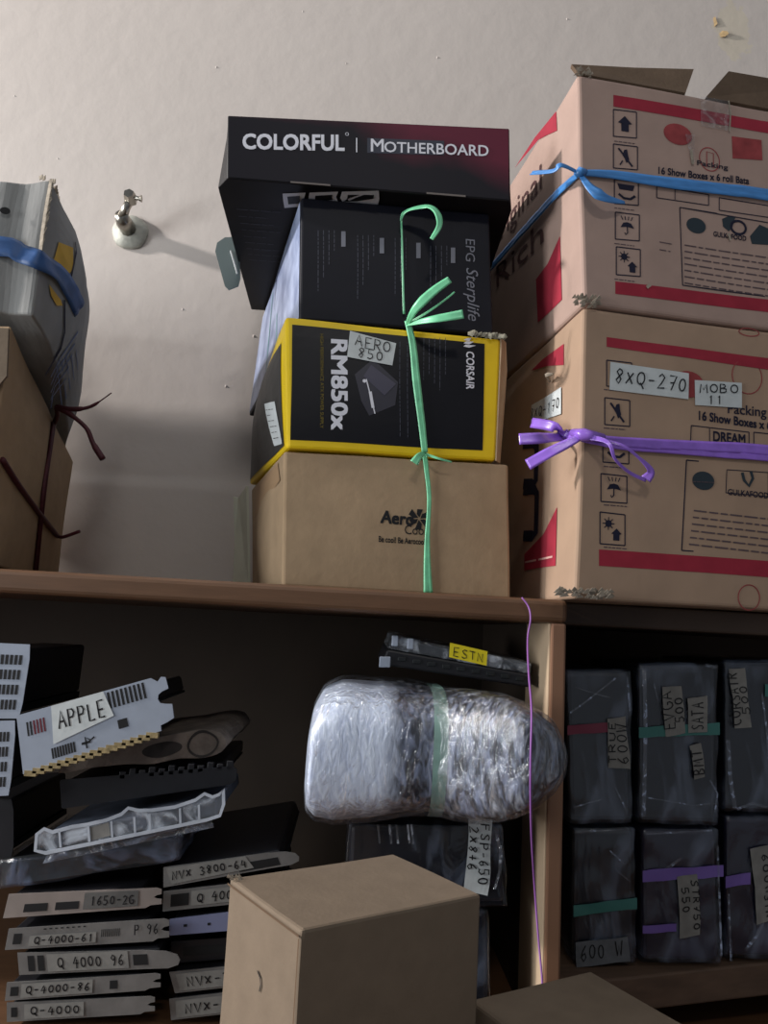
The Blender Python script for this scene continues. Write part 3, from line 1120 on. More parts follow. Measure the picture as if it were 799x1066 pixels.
u.fine(mb, [(.80, .85), (.95, .85), (.95, .45), (.80, .45)], 7, .0008, off=.0006)
mb.build('fine_print', m_greyd, tb)
# grey plastic tab hanging off the left flank
mb = MB()
q = [(249, 252), (243, 247), (234, 247.5), (226, 253), (224, 262), (234, 298), (238, 302), (248, 298), (250, 290)]
yt = .90
pts = [at(x, y, yt) for x, y in q]
inner = [at(x, y, yt) for x, y in [(240, 259), (243, 262), (250, 283), (248, 284)]]
mb.add(pts, [tuple(range(len(pts)))])
mb.build('hang_tab', M('grey_plastic_tab', (104, 118, 118), 0.4), tb, solid=.002, label='grey-green plastic tab on the side')
mb = MB()
mb.tube([at(240, 261, yt - .003), at(247, 285, yt - .003)], .0012, 6)
mb.build('tab_slot', m_label, tb)

# green string round the tower
gs = MB()
pf = lambda f, x, y, o=.002: f.P(*f.inv(x, y), o)
n_ = (0, -1, 0)
ribbon(gs, [pf(D.front, 417, 228, .004), pf(D.front, 418, 250), pf(D.front, 419, 290), pf(D.front, 420, 328, .003)], [.0018, .0022], n_)
ribbon(gs, [at(417, 230, TY - .004), at(420, 222, TY - .006), at(430, 217, TY - .012), at(446, 215, TY - .02), at(455, 222, TY - .03), at(457, 235, TY - .034), at(449, 249, TY - .032)], [.0015, .009, .004], (.2, -1, .5))
K = pf(B.front, 423, 340, .005)
ribbon(gs, [K, at(432, 322, TY - .02), at(450, 304, TY - .03), at(468, 291, TY - .034)], [.004, .010, .007], n_)
ribbon(gs, [K, at(446, 333, TY - .022), at(465, 330, TY - .03), at(482, 327, TY - .032)], [.004, .008, .009], n_)
ribbon(gs, [K, at(445, 325, TY - .016), at(462, 313, TY - .02), at(473, 304, TY - .022)], [.003, .002, .0015], n_)
ribbon(gs, [K + V((0, 0, .004)), pf(B.front, 429, 360, .003), pf(B.front, 433, 400, .003), pf(B.front, 438, 440, .003), pf(B.front, 441, 472, .005)], [.006, .008, .006], n_, fold=.3)
ribbon(gs, [pf(B.front, 441, 473, .004), pf(A.front, 443, 490, .004), pf(A.front, 446, 520, .003), pf(A.front, 444, 560, .003), pf(A.front, 444, 590, .003), pf(A.front, 445, 617, .003)], [.005, .004, .009], n_, fold=.25)
ribbon(gs, [pf(B.front, 441, 472, .004), at(436, 475, TY - .012), at(431, 482, TY - .014)], [.004, .009], n_)
ribbon(gs, [pf(B.front, 441, 473, .004), at(455, 477, TY - .006), at(470, 481, TY - .004)], [.003, .0015], n_)
o = gs.build('packing_string', m_green, base=V((K.x, TY - .01, SZ)), solid=.0005, smooth=True)
tag(o, 'green plastic string tied down the front of the middle box stack with a bow', 'string')

# ------------------------------------------------------------------ right cartons
ang = math.radians(7.6)
dx, dy = V((math.cos(ang), math.sin(ang), 0)), V((-math.sin(ang), math.cos(ang), 0))
W_, Dp = .44, .335


def big_carton(nt, nb, zt, zb, label, seed):
    ft = V((nt.x, nt.y, zt))
    fb = V((nb.x, nb.y, zb))
    H = Hexa([fb, fb + dx * W_, fb + dx * W_ + dy * Dp, fb + dy * Dp], [ft, ft + dx * W_, ft + dx * W_ + dy * Dp, ft + dy * Dp],
             crumple=.0015, cfreq=9, seed=seed, bulge={'front': .003})
    t = thing('snack_carton', label, 'carton', H.base)
    return H, t


RY = .685
n1t, n1b = at(600, 77, RY), at(607, 318, RY)
n2t, n2b = at(607, 321, RY), at(598, 614, RY)
zmid = n1b.z
HU, cu_ = big_carton(n1t, n1b, n1t.z, zmid + .001, 'big pinkish carton with a blue strap and open top flaps, upper of two at right', 11)
HL, cl_ = big_carton(n2t, n2b, zmid - .0015, SZ + .001, 'big tan carton with a purple strap and handwritten paper labels, lower of two at right', 12)
HU.build('body', m_pink, cu_, n=(14, 12, 12), bevel=.004, segs=3)
HL.build('body', M('cardboard_brownish', (166, 139, 117), 0.72, tint=0.06, tscale=25, bump=0.35, bscale=60, spec=0.3), cl_, n=(14, 12, 12), bevel=.004, segs=3)


def icon_row(f, mb, boxes):
    for k, (x0, y0, x1, y1) in boxes:
        q = f.px([(x0, y0), (x1, y0 + 3), (x1, y1 + 2), (x0, y1)])
        f.frame(mb, q, .0011)
        cx, cy = (x0 + x1) / 2, (y0 + y1) / 2 + 1.5
        c = f.inv(cx, cy)
        W, H = f.W, f.H
        def o(*pts):
            return [(c[0] + a * .001 / W, c[1] + b * .001 / H) for a, b in pts]
        if k == 'up':
            f.poly(mb, o((-4, -8), (4, -8), (4, 1), (7.5, 1), (0, 9), (-7.5, 1), (-4, 1)))
        elif k == 'hook':
            f.line(mb, o((-7, 9), (7, -9)), .002)
            f.poly(mb, o((-1, 8), (2, 9), (3, 2), (4, -2), (1, -6), (-1, -1), (-3, 2)))
            f.line(mb, o((-3, -4), (-6, -9)), .0014)
        elif k == 'box':
            f.poly(mb, o((-9, 9), (9, 9), (7, 3), (-7, 3)))
            f.line(mb, o((-8, -2), (-3, -6), (4, -6), (9, -2)), .0025)
        elif k == 'rain':
            f.poly(mb, o((-7, -1), (-4, 4), (0, 5), (4, 4), (7, -1), (2, 0), (-2, 0)))
            f.line(mb, o((0, 4), (0, -6), (-2, -8), (-3, -6)), .0012)
            for a in (-6, -2, 2, 6):
                f.line(mb, o((a, 11), (a * .7, 7)), .0009)
        elif k == 'sun':
            cc = (c[0] - .004 / W, c[1] + .005 / H)
            f.ellipse(mb, cc, .0032, .0032)
            for i in range(8):
                t = i * math.pi / 4
                f.line(mb, [(cc[0] + r * math.cos(t) / W, cc[1] + r * math.sin(t) / H) for r in (.003, .0058)], .0009)
            f.poly(mb, o((-1, -4), (4, 1), (9, -4), (7, -4), (7, -10), (1, -10), (1, -4)))


# --- upper carton prints
f = HU.front
S = lambda x, y: f.inv(x, y)
mb = MB()
q0 = f.px([(638, 99), (799, 127), (799, 139), (638, 111)])
ex = lambda q: [q[0], (.985, q[0][1] + (q[1][1] - q[0][1]) * (.985 - q[0][0]) / (q[1][0] - q[0][0])), (.985, q[3][1] + (q[2][1] - q[3][1]) * (.985 - q[3][0]) / (q[2][0] - q[3][0])), q[3]]
f.quad(mb, ex(q0), n=12)
f.quad(mb, ex(f.px([(640, 293), (799, 312), (799, 325), (640, 306)])), n=12)
mb.build('printed_stripes', m_red, cu_)
mb = MB()
f.ellipse(mb, S(705, 140), .0155, .0118)
f.quad(mb, f.px([(761, 142), (792, 146), (793, 167), (762, 165)]), n=3)
f.ellipse(mb, S(738, 166), .011, .013, ring=.001)
f.line(mb, f.px([(735, 174), (735, 158), (742, 160), (742, 175)]), .001)
mb.build('printed_logos', m_redfaint, cu_)
mb = MB()
icon_row(f, mb, [('up', (638, 114, 662, 142)), ('hook', (638, 150, 663, 175)), ('box', (639, 187, 664, 212)), ('rain', (640, 221, 665, 249)), ('sun', (641, 257, 666, 286))])
f.frame(mb, f.px([(683, 194), (737, 203), (737, 214), (683, 206)]), .001)
f.line(mb, f.px([(702, 197), (702, 209)]), .0008)
f.frame(mb, f.px([(748, 206), (810, 216), (810, 228), (748, 219)]), .001)
f.line(mb, f.px([(707, 216), (799, 232)]) + [(.9, S(799, 232)[1] - .0)], .0011)
fb = [S(707, 216), (.93, S(707, 216)[1]), (.93, S(710, 297)[1]), S(710, 297)]
f.frame(mb, fb, .0011)
f.text(mb, 'Packing', S(725, 172), S(757, 177), S(725, 167), bold=.01)
f.text(mb, '16 Show Boxes x 6 roll Bata', S(685, 181), S(779, 192), S(685, 174), bold=.02)
f.ellipse(mb, S(768, 237), .008, .007, ring=.0025)
f.text(mb, 'GULKAFOOD', S(742, 246), S(776, 251), S(742, 241), bold=.02)
mb.build('printed_marks', m_navy, cu_)
mb = MB()
f.ellipse(mb, S(724, 235), .0105, .0082)
f.poly(mb, f.px([(780, 246), (790, 234), (799, 238), (812, 250), (799, 255), (782, 254)]))
f.poly(mb, f.px([(751, 228), (758, 225), (765, 226), (762, 236), (758, 241), (752, 236)]))
mb.build('printed_crests', m_ink2, cu_)
mb = MB()
f.fine(mb, f.px([(712, 252), (830, 270), (830, 316), (712, 298)]), 7, .0013, ragged=.25, off=.0005)
for y in (145.5, 179, 215, 252, 289):
    f.fine(mb, f.px([(639, y), (662, y + 3), (662, y + 6), (639, y + 3)]), 1, .0009, ragged=.1, word=.005)
f.fine(mb, f.px([(686, 248), (708, 252), (708, 268), (686, 264)]), 2, .001)
mb.build('fine_print', m_navyfaint, cu_)
# clear tape over the lid edge
mb = MB()
f.quad(mb, [S(728, 101), S(758, 106), S(758, 137), S(729, 132)], .0012, 5)
f.quad(mb, [S(712, 140), S(722, 141), S(722, 170), S(719, 170)], .0012, 3)
mb.build('clear_tape', film_mat('clear_tape', (230, 225, 225), .14, .2, 60), cu_)
mb = MB()
f.line(mb, f.px([(757, 106), (759, 118), (758, 138)]), .0016, .0018)
f.line(mb, f.px([(718, 157), (720, 172)]), .003, .0018)
f.line(mb, f.px([(757, 244), (759, 251)]), .0025, .0018)
f.line(mb, f.px([(672, 300), (676, 297)]), .003, .0018)
mb.build('torn_edge', m_torn, cu_)
g = HU.left
mb = MB()
g.poly(mb, g.px([(579, 116), (580, 136), (569, 141), (556, 148), (536, 175), (557, 143)]), .0006)
g.poly(mb, g.px([(583, 246), (585, 312), (572, 325), (560, 336), (558, 291), (570, 275)]), .0006)
mb.build('printed_triangles', m_red, cu_)
mb = MB()
bl_, br_ = g.inv(517, 253), g.inv(564, 196)
hh = g.inv(563, 171)[1] - br_[1]
w1 = br_[0] - bl_[0]
g.text(mb, 'Original', (bl_[0] - w1 * .22, bl_[1]), (br_[0], br_[1]), (bl_[0] - w1 * .22, bl_[1] + hh), .0008, -.006)
bl_, br_ = g.inv(528, 286), g.inv(566, 252)
g.text(mb, 'Rich', (bl_[0] - .12, bl_[1]), br_, (bl_[0] - .12, bl_[1] + hh), .0008, -.004)
mb.build('printed_lettering', m_brownp, cu_)
# flaps
mb = MB()
rim = HU.P(0, 0, 1)
a0, a1 = HU.P(.004, .0, 1), f.P(S(713, 93)[0], 1)
t0, t1 = at(594, 69, a0.y + .03), at(721, 74, a1.y + .045)
mb.add([a0 + V((0, .002, 0)), a1 + V((0, .002, 0)), t1, (t0 + t1) / 2 + V((0, 0, -.001)), t0], [(0, 1, 2, 3, 4)])
mb.build('top_flap', m_pinkd, cu_, solid=.004)
mb = MB()
a0, a1 = f.P(S(734, 98)[0], 1), f.P(S(830, 113)[0], 1)
t0, t1 = at(757, 76, a0.y + .03), at(850, 92, a1.y + .04)
mb.add([a0 + V((0, .002, 0)), a1 + V((0, .002, 0)), t1, t0], [(0, 1, 2, 3)])
mb.build('top_flap', m_pinkd, cu_, solid=.004)
mb = MB()
for k in range(30):
    p = HU.P(.0, 0, 1) + V((random.uniform(-.004, .012), random.uniform(-.003, .004), random.uniform(-.002, .005)))
    mb.add([p, p + V((.004, 0, .001)), p + V((.003, -.001, .003))], [(0, 1, 2)])
for k in range(40):
    p = HU.P(.0, 0, .0) + V((random.uniform(-.012, .012), random.uniform(-.006, .001), random.uniform(-.003, .006)))
    mb.add([p, p + V((.005, 0, .001)), p + V((.003, -.002, .004))], [(0, 1, 2)])
mb.build('frayed_corner', m_torn, cu_, solid=.0003)
# blue strap
mb = MB()
kn = HU.P(0, 0, HU.front.inv(604, 184)[1]) + V((-.001, -.005, 0))
fx = lambda x, y: f.P(*f.inv(x, y), .003)
endp = f.inv(799, 205)
ribbon(mb, [kn, fx(612, 182), fx(640, 184), fx(680, 190), fx(720, 195), fx(760, 200), fx(799, 205), f.P(.99, endp[1] - .0, .003)], [.005, .012, .013], (-.08, -1, 0), fold=.12)
gx = lambda x, y: g.P(*g.inv(x, y), .003)
ribbon(mb, [kn, gx(595, 190), gx(580, 204), gx(560, 226), gx(540, 248), gx(513, 279)], [.006, .010, .010], (-1, -.1, 0), fold=.25)
ribbon(mb, [kn, kn + V((-.02, -.008, .002)), at(575, 178, RY - .005), at(553, 180, RY + .02)], [.004, .006, .006], (-.3, -1, 0.2))
ribbon(mb, [kn, at(615, 196, RY - .012), at(630, 206, RY - .012), at(650, 211, RY - .004)], [.003, .012, .003], (-.1, -1, 0.1))
mb.build('strap', m_blue, cu_, solid=.0006, smooth=True)
mb = MB()
mb.tube([kn + V((-.004, 0, -.003)), kn + V((.0, -.003, .0)), kn + V((.006, 0, .002))], [.003, .005, .003], 8)
mb.build('strap_knot', m_blue, cu_, smooth=True)

# --- lower carton prints
f = HL.front
S = lambda x, y: f.inv(x, y)
mb = MB()
f.quad(mb, ex(f.px([(631, 351), (799, 373), (799, 385), (631, 361)])), n=12)
f.quad(mb, ex(f.px([(623, 572), (799, 584), (799, 601), (623, 589)])), n=12)
mb.build('printed_stripes', m_red, cl_)
mb = MB()
f.ellipse(mb, S(716, 400), .0165, .0135)
f.ellipse(mb, S(777, 392), .016, .018, ring=.001)
f.ellipse(mb, S(779, 346), .011, .004, ring=.001)
f.ellipse(mb, S(779, 622), .011, .012, ring=.001)
mb.build('printed_logos', m_redfaint, cl_)
mb = MB()
icon_row(f, mb, [('up', (631, 375, 657, 402)), ('hook', (629, 414, 655, 442)), ('box', (627, 454, 654, 481)), ('rain', (625, 493, 652, 522)), ('sun', (624, 533, 650, 566))])
f.text(mb, 'Packing', S(757, 430), S(797, 434), S(757, 420), bold=.01)
f.text(mb, '16 Show Boxes x 6 roll Bata', S(727, 437), S(838, 452), S(727, 428), bold=.025)
f.frame(mb, f.px([(719, 443), (779, 450), (779, 471), (718, 466)]), .001)
f.line(mb, f.px([(738, 446), (738, 468)]), .0009)
f.frame(mb, f.px([(784, 450), (840, 456), (840, 478), (784, 473)]), .001)
f.text(mb, 'DREAM', S(742, 459), S(775, 462.5), S(742, 449), bold=.025)
f.text(mb, 'CREAM', S(744, 468), S(775, 471), S(744, 461), bold=.02)
fb = [S(714, 479), (.93, S(714, 479)[1]), (.93, S(709, 573)[1]), S(709, 573)]
f.frame(mb, fb, .0012)
f.frame(mb, f.px([(756, 489), (799, 492), (799, 517), (755, 513)]), .0008)
f.text(mb, 'GULKAFOOD', S(757, 515), S(799, 519), S(757, 509), bold=.015)
mb.build('printed_marks', m_navy, cl_)
mb = MB()
f.ellipse(mb, S(731.5, 500.5), .0112, .0088)
f.line(mb, f.px([(772, 492), (774, 500), (779, 506), (783, 498), (781, 491)]), .003)
mb.build('printed_crests', m_ink2, cl_)
mb = MB()
f.fine(mb, f.px([(722, 528), (840, 542), (840, 584), (716, 570)]), 6, .0014, ragged=.2, off=.0005)
for y in (404, 444, 484, 524, 568):
    f.fine(mb, f.px([(628, y), (653, y + 2), (653, y + 5), (628, y + 3)]), 1, .0010, ragged=.1, word=.005)
f.fine(mb, f.px([(720, 500), (743, 501), (743, 504), (720, 503)]), 1, .0008, off=.0009, word=.004)
mb.build('fine_print', m_navyfaint, cl_)
mb = MB()
f.quad(mb, f.px([(634.5, 377), (716, 389), (715.5, 416), (633.5, 406)]), .0012, 6)
lb = mb.build('label', m_label, cl_)
mb = MB()
f.hand(mb, '8XQ-270', S(637, 399), S(714, 409), S(639, 384), .0014, .0020)
mb.build('handwriting', m_ink, lb)
mb = MB()
f.quad(mb, f.px([(722, 396), (771, 399), (771, 425), (722.5, 422)]), .0012, 6)
lb = mb.build('label', m_label, cl_)
mb = MB()
f.hand(mb, 'MOBO', S(726, 409), S(768, 410), S(726, 400), .0012, .0020)
f.hand(mb, '11', S(735, 421), S(752, 422), S(735, 412), .0012, .0020)
mb.build('handwriting', m_ink, lb)
g = HL.left
mb = MB()
g.poly(mb, g.px([(587, 358), (587, 380), (570, 381), (553, 386), (565, 374)]), .0006)
g.poly(mb, g.px([(580, 528), (578.5, 589), (562, 591), (546, 594), (546, 577), (566, 556)]), .0006)
mb.build('printed_triangles', m_red, cl_)
mb = MB()
g.fine(mb, g.px([(547, 582), (576, 576), (576, 583), (547, 589)]), 1, .002, ragged=.05, off=.0010, word=.03)
mb.build('fine_print', M('pale_print', (214, 170, 160), .8), cl_)
mb = MB()
for (y0, y1) in ((461, 504), (509, 558)):
    q = g.px([(545, y0 + 1), (556, y0), (559, y0 + 5), (558, y1 - 4), (554, y1), (545, y1)])
    g.line(mb, q, .012, .0007)
mb.build('printed_lettering', m_navy, cl_)
mb = MB()
g.quad(mb, g.px([(585, 403), (585, 431), (553, 441), (554, 422)]), .0014, 4)
lb = mb.build('label', m_label, cl_)
mb = MB()
g.hand(mb, '8XQ-170', g.inv(553, 438), g.inv(584, 425), g.inv(553.5, 427), .0012, .0022)
mb.build('handwriting', m_ink, lb)
mb = MB()
for k in range(60):
    p = HL.P(.0, 0, .0) + V((random.uniform(-.02, .03), random.uniform(-.006, .0), random.uniform(0, .007)))
    mb.add([p, p + V((.007, 0, .001)), p + V((.003, -.002, .004))], [(0, 1, 2)])
p = g.P(*g.inv(575, 398), .003)
mb.tube([p, p + V((-.006, -.012, .003)), p + V((-.004, -.028, -.001))], [.001, .0025, .001], 5)
mb.build('frayed_corner', m_torn, cl_, solid=.0003)
# purple strap
mb = MB()
fx = lambda x, y: f.P(*f.inv(x, y), .003)
gx = lambda x, y: g.P(*g.inv(x, y), .003)
kn = HL.P(0, 0, f.inv(610, 456)[1]) + V((0, -.004, 0))
e2 = f.inv(799, 477)
ribbon(mb, [kn, fx(630, 460), fx(680, 463), fx(740, 466), fx(799, 470), f.P(.99, f.inv(799, 470)[1], .003)], [.010, .010, .011], (-.08, -1, 0), fold=.2)
ribbon(mb, [kn, fx(640, 465), fx(700, 470), fx(760, 475), fx(799, 478), f.P(.99, e2[1], .003)], [.006, .006, .006], (-.08, -1, 0), fold=.2)
ribbon(mb, [kn, gx(592, 452), at(575, 444, RY + .02), at(553, 440, RY + .045)], [.006, .010, .010], (-.9, -.6, 0))
ribbon(mb, [kn, gx(590, 455), at(565, 456, RY + .005), at(540, 457, RY + .005)], [.007, .011, .011], (-.3, -1, 0.1))
ribbon(mb, [kn, at(592, 461, RY - .004), at(570, 472, RY - .002), at(549, 484, RY + .005)], [.006, .010, .011], (-.3, -1, 0.1))
ribbon(mb, [kn, at(632, 460, RY - .02), at(640, 478, RY - .02), at(655, 492, RY - .012), at(672, 500, RY - .008)], [.006, .0025, .0035], (-.1, -1, 0.1))
ribbon(mb, [kn, at(645, 463, RY - .016), at(664, 476, RY - .014), at(677, 490, RY - .01), at(672, 499, RY - .008)], [.004, .0025, .010], (-.1, -1, 0.1))
mb.build('strap', m_purple, cl_, solid=.0006, smooth=True)
mb = MB()
mb.tube([gx(598, 452) + V((0, -.004, 0)), kn + V((0, -.006, 0)), fx(625, 458) + V((0, -.004, 0))], [.004, .006, .004], 8)
mb.build('strap_knot', m_purple, cl_, smooth=True)

# purple thread hanging
mb = MB()
pts = [at(543, 622, .694), at(550, 632, .692), at(552, 645, .688), at(549, 665, .684), at(550, 700, .63), at(553, 740, .588), at(552, 790, .578), at(552, 830, .585), at(553, 870, .61), at(556, 920, .66), at(560, 975, .66), at(564, 1020, .645), at(564, 1040, .63)]
mb.tube(smooth_path(pts, 5), .0008, 6)
o = mb.build('thread', M('purple_thread', (150, 96, 170), 0.5), base=pts[-1], smooth=True)
tag(o, 'thin purple thread hanging down in front of the shelf divider', 'thread')

# ------------------------------------------------------------------ silver wrapped package on a black one
PY = .745
secs = [(321, 752, 815), (325, 728, 836), (334, 710, 847), (352, 703, 850), (385, 706, 846), (425, 708, 839), (455, 712, 843), (490, 717, 851), (525, 723, 848), (550, 732, 840), (568, 746, 826), (579, 764, 811), (585, 783, 795)]


def pdepth(x):
    """the package lies askew: its right end comes forward past the divider"""
    t = max(0.0, min(1.0, (x - 430) / 120))
    return PY - .095 * t * t * (3 - 2 * t), .085 - .037 * t




def package(grow, amp, seed, name, mat, parent=None, base=None):
    n = 40
    vs, fs = [], []
    S_ = []
    for i in range(len(secs) - 1):
        for k in range(4):
            t = k / 4
            S_.append(tuple(secs[i][j] * (1 - t) + secs[i + 1][j] * t for j in range(3)))
    S_.append(secs[-1])
    for (x, y0, y1) in S_:
        yc, hm = pdepth(x)
        t_, b_ = at(x, y0, yc), at(x, y1, yc)
        c_ = (t_ + b_) / 2
        hh = (t_ - b_).length / 2 + grow
        hd = hm * min(1, (hh / .045)) ** .6 + grow
        for j in range(n):
            a_ = 2 * math.pi * j / n
            ca, sa = math.cos(a_), math.sin(a_)
            e_ = .62
            p = V((c_.x, yc + math.copysign(abs(ca) ** e_, ca) * hd, c_.z + math.copysign(abs(sa) ** e_, sa) * hh))
            p += noise.noise_vector(V((p.x * 14, p.y * 14, p.z * 14)) + V((seed, 0, 0))) * amp * 1.4
            p += noise.noise_vector(V((p.x * 60, p.y * 40, p.z * 22)) + V((seed, 9, 0))) * amp * .5
            vs.append(p)
    m = len(S_)
    for i in range(m - 1):
        for j in range(n):
            fs.append((i * n + j, (i + 1) * n + j, (i + 1) * n + (j + 1) % n, i * n + (j + 1) % n))
    fs.append(tuple(range(n)))
    fs.append(tuple(reversed([(m - 1) * n + j for j in range(n)])))
    return mesh(name, vs, fs, mat, parent, base, smooth=True, sub=1)


def package_core():
    """bubble wrap at the left, dark box showing through at the right"""
    m = M('wrapped_core', (60, 64, 80), 0.35)
    n = m.node_tree
    b = n.nodes['Principled BSDF']
    tc = n.nodes.new('ShaderNodeTexCoord')
    sp = n.nodes.new('ShaderNodeSeparateXYZ')
    link(n, tc, 'Object', sp, 'Vector')
    mp = n.nodes.new('ShaderNodeMapping')
    mp.inputs['Scale'].default_value = (1.4, 1, .5)
    mp.inputs['Rotation'].default_value = (0, .35, 0)
    link(n, tc, 'Object', mp, 'Vector')
    ns = n.nodes.new('ShaderNodeTexNoise')
    ns.inputs['Scale'].default_value = 120
    ns.inputs['Detail'].default_value = 6
    ns.inputs['Distortion'].default_value = .8
    link(n, mp, 'Vector', ns, 'Vector')
    dark = n.nodes.new('ShaderNodeValToRGB')
    dark.color_ramp.elements[0].position = .42
    dark.color_ramp.elements[0].color = lin((20, 24, 38)) + (1,)
    dark.color_ramp.elements[1].position = .68
    dark.color_ramp.elements[1].color = lin((120, 130, 156)) + (1,)
    link(n, ns, 'Fac', dark, 'Fac')
    light = n.nodes.new('ShaderNodeValToRGB')
    light.color_ramp.elements[0].position = .25
    light.color_ramp.elements[0].color = lin((190, 202, 230)) + (1,)
    light.color_ramp.elements[1].position = .62
    light.color_ramp.elements[1].color = lin((228, 238, 255)) + (1,)
    link(n, ns, 'Fac', light, 'Fac')
    n2 = n.nodes.new('ShaderNodeTexNoise')
    n2.inputs['Scale'].default_value = 18
    link(n, tc, 'Object', n2, 'Vector')
    a = n.nodes.new('ShaderNodeMath'); a.operation = 'MULTIPLY_ADD'
    n.links.new(n2.outputs['Fac'], a.inputs[0]); a.inputs[1].default_value = .03
    n.links.new(sp.outputs['X'], a.inputs[2])
    r = n.nodes.new('ShaderNodeMapRange')
    n.links.new(a.outputs[0], r.inputs['Value'])
    r.inputs['From Min'].default_value = -.028
    r.inputs['From Max'].default_value = -.012
    mx = n.nodes.new('ShaderNodeMixRGB')
    n.links.new(r.outputs['Result'], mx.inputs['Fac'])
    n.links.new(light.outputs['Color'], mx.inputs['Color1'])
    n.links.new(dark.outputs['Color'], mx.inputs['Color2'])
    n.links.new(mx.outputs['Color'], b.inputs['Base Color'])
    bp = n.nodes.new('ShaderNodeBump')
    bp.inputs['Strength'].default_value = .4
    bp.inputs['Distance'].default_value = .003
    link(n, ns, 'Fac', bp, 'Height')
    link(n, bp, 'Normal', b, 'Normal')
    return m


pk_base = at(440, 850, PY)
pk = thing('wrapped_package', 'lumpy silver package tightly wound in stretch film, bulging past the divider', 'package', pk_base)
package(-.004, .002, 3, 'contents', package_core(), pk)
package(.0, .003, 3, 'stretch_film', m_wrapbig, pk)
# greenish band under the film
mb = MB()
n = 40
for (x, wd) in ((448, .006),):
    yc, hm = pdepth(x)
    t_, b_ = at(x, 712, yc), at(x, 842, yc)
    c_ = (t_ + b_) / 2
    hh, hd = (t_ - b_).length / 2 - .0005, hm - .0005
    vs = []
    for s_ in (-1, 1):
        for j in range(n):
            a_ = 2 * math.pi * j / n
            ca, sa = math.cos(a_), math.sin(a_)
            vs.append(V((c_.x + s_ * wd, yc + math.copysign(abs(ca) ** .62, ca) * hd, c_.z + math.copysign(abs(sa) ** .62, sa) * hh)))
    mb.add(vs, [(j, n + j, n + (j + 1) % n, (j + 1) % n) for j in range(n)])
mb.build('band', M('pale_green_tape', (120, 150, 142), 0.4, tint=.2, tscale=80), pk, smooth=True)


def wrapped_supply(name, label, px, Y, depth, zb=None, body=None, film=None, seed=0, group=None, cat='power supply', bul=.003):
    """a power supply unit wound in clear film; px: TL TR BR BL of the front"""
    tl_, tr_, br_, bl_ = [at(x, y, Y) for x, y in px]
    if zb is not None:
        bl_.z, br_.z = zb(bl_.x, Y), zb(br_.x, Y)
    dv = V((0, depth, 0))
    H = Hexa([bl_, br_, br_ + dv, bl_ + dv], [tl_, tr_, tr_ + dv, tl_ + dv], seed=seed)
    c = sum(H.b + H.t, V()) / 8
    sh = .0025
    g = lambda p: p + V((-math.copysign(sh, p.x - c.x), -math.copysign(sh, p.y - c.y), -math.copysign(sh, p.z - c.z)))
    core = Hexa([g(p) for p in H.b], [g(p) for p in H.t], seed=seed)
    t = thing(name, label, cat, H.base, group)
    core.build('casing', body or m_psu, t, n=(4, 4, 4), bevel=.004)
    fm = Hexa(H.b, H.t, crumple=.0016, cfreq=45, seed=seed)
    fm.build('wrapping_film', film or m_wrap, t, n=(22, 10, 30), bevel=.004, smooth=True)
    return t, core, fm


p2, c2, f2 = wrapped_supply('wrapped_power_supply', 'black power supply in clear film with a two-line paper label, under the silver package', [(362, 857), (524, 859), (529, 944), (358, 944)], .72, .15, seed=1)
f = f2.front
mb = MB()
f.quad(mb, f.px([(487, 852), (512, 853), (507, 932), (482, 926)]), .0016, 6)
lb = mb.build('label', m_label, p2)
mb = MB()
f.hand(mb, 'FSP-650', f.inv(500, 856), f.inv(496, 921), f.inv(509, 857), .0012, .0026)
f.hand(mb, '2X8+6', f.inv(488, 858), f.inv(485, 906), f.inv(497, 859), .0012, .0026)
mb.build('handwriting', m_ink, lb)
mb = MB()
f.line(mb, f.px([(516, 868), (521, 885), (520, 905), (514, 925)]), .0025, .0012)
for x in (393, 405, 412, 424, 428):
    f.line(mb, f.px([(x, 858), (x + 2, 878)]), .002, .0012)
mb.build('fold_highlights', film_mat('white_fold_highlight', (225, 232, 245), .6, .1, 60), p2)  # creases with their glints painted as white strips
zb2 = at(440, 945, .70).z
p3, c3, f3 = wrapped_supply('wrapped_power_supply', 'blue-black wrapped power supply, lowest under the silver package, mostly behind the tan carton', [(356, 946), (509, 947), (513, 1060), (356, 1060)], .72, .15, zb=lambda x, y: BZ + .004, seed=2)
for vlist in (c3,):
    pass

# drive on top
tl_, tr_, br_, bl_ = at(409, 661, .735), at(553, 690, .735), at(553, 716, .735), at(396, 692, .735)
dv = V((0, .10, .004))
Hd = Hexa([bl_, br_, br_ + dv, bl_ + dv], [tl_, tr_, tr_ + dv, tl_ + dv])
dr = thing('drive_caddy', 'black drive in a clear plastic cover with a yellow label, tilted on the silver package', 'drive', Hd.base)
cc = sum(Hd.b + Hd.t, V()) / 8
k_ = lambda p, s: cc + (p - cc) * s
bot = Hexa(Hd.b, [Hd.b[i] + (Hd.t[i] - Hd.b[i]) * .52 for i in range(4)])
bot.build('body', m_cool, dr, n=(2, 2, 2), bevel=.002)
topH = Hexa([Hd.b[i] + (Hd.t[i] - Hd.b[i]) * .53 for i in range(4)], Hd.t)
core = Hexa([k_(p, .93) for p in topH.b], [topH.b[i] + (topH.t[i] - topH.b[i]) * .8 for i in range(4)])
core.build('circuit_board', M('dark_metal_casing', (60, 62, 68), .35, .5, tint=.3, tscale=60), dr, n=(2, 2, 2), bevel=.001)
topH.build('clear_cover', m_clear, dr, n=(10, 4, 4), bevel=.002)
f = topH.front
mb = MB()
f.quad(mb, f.px([(468, 669), (507, 678), (506, 693), (467, 684)]), .0012, 3)
lb = mb.build('label', m_yl, dr, label='yellow paper label')
mb = MB()
f.hand(mb, 'ESTN', f.inv(470, 682), f.inv(504, 690), f.inv(471, 673), .0009, .0018)
mb.build('handwriting', m_ink, lb)
mb = MB()
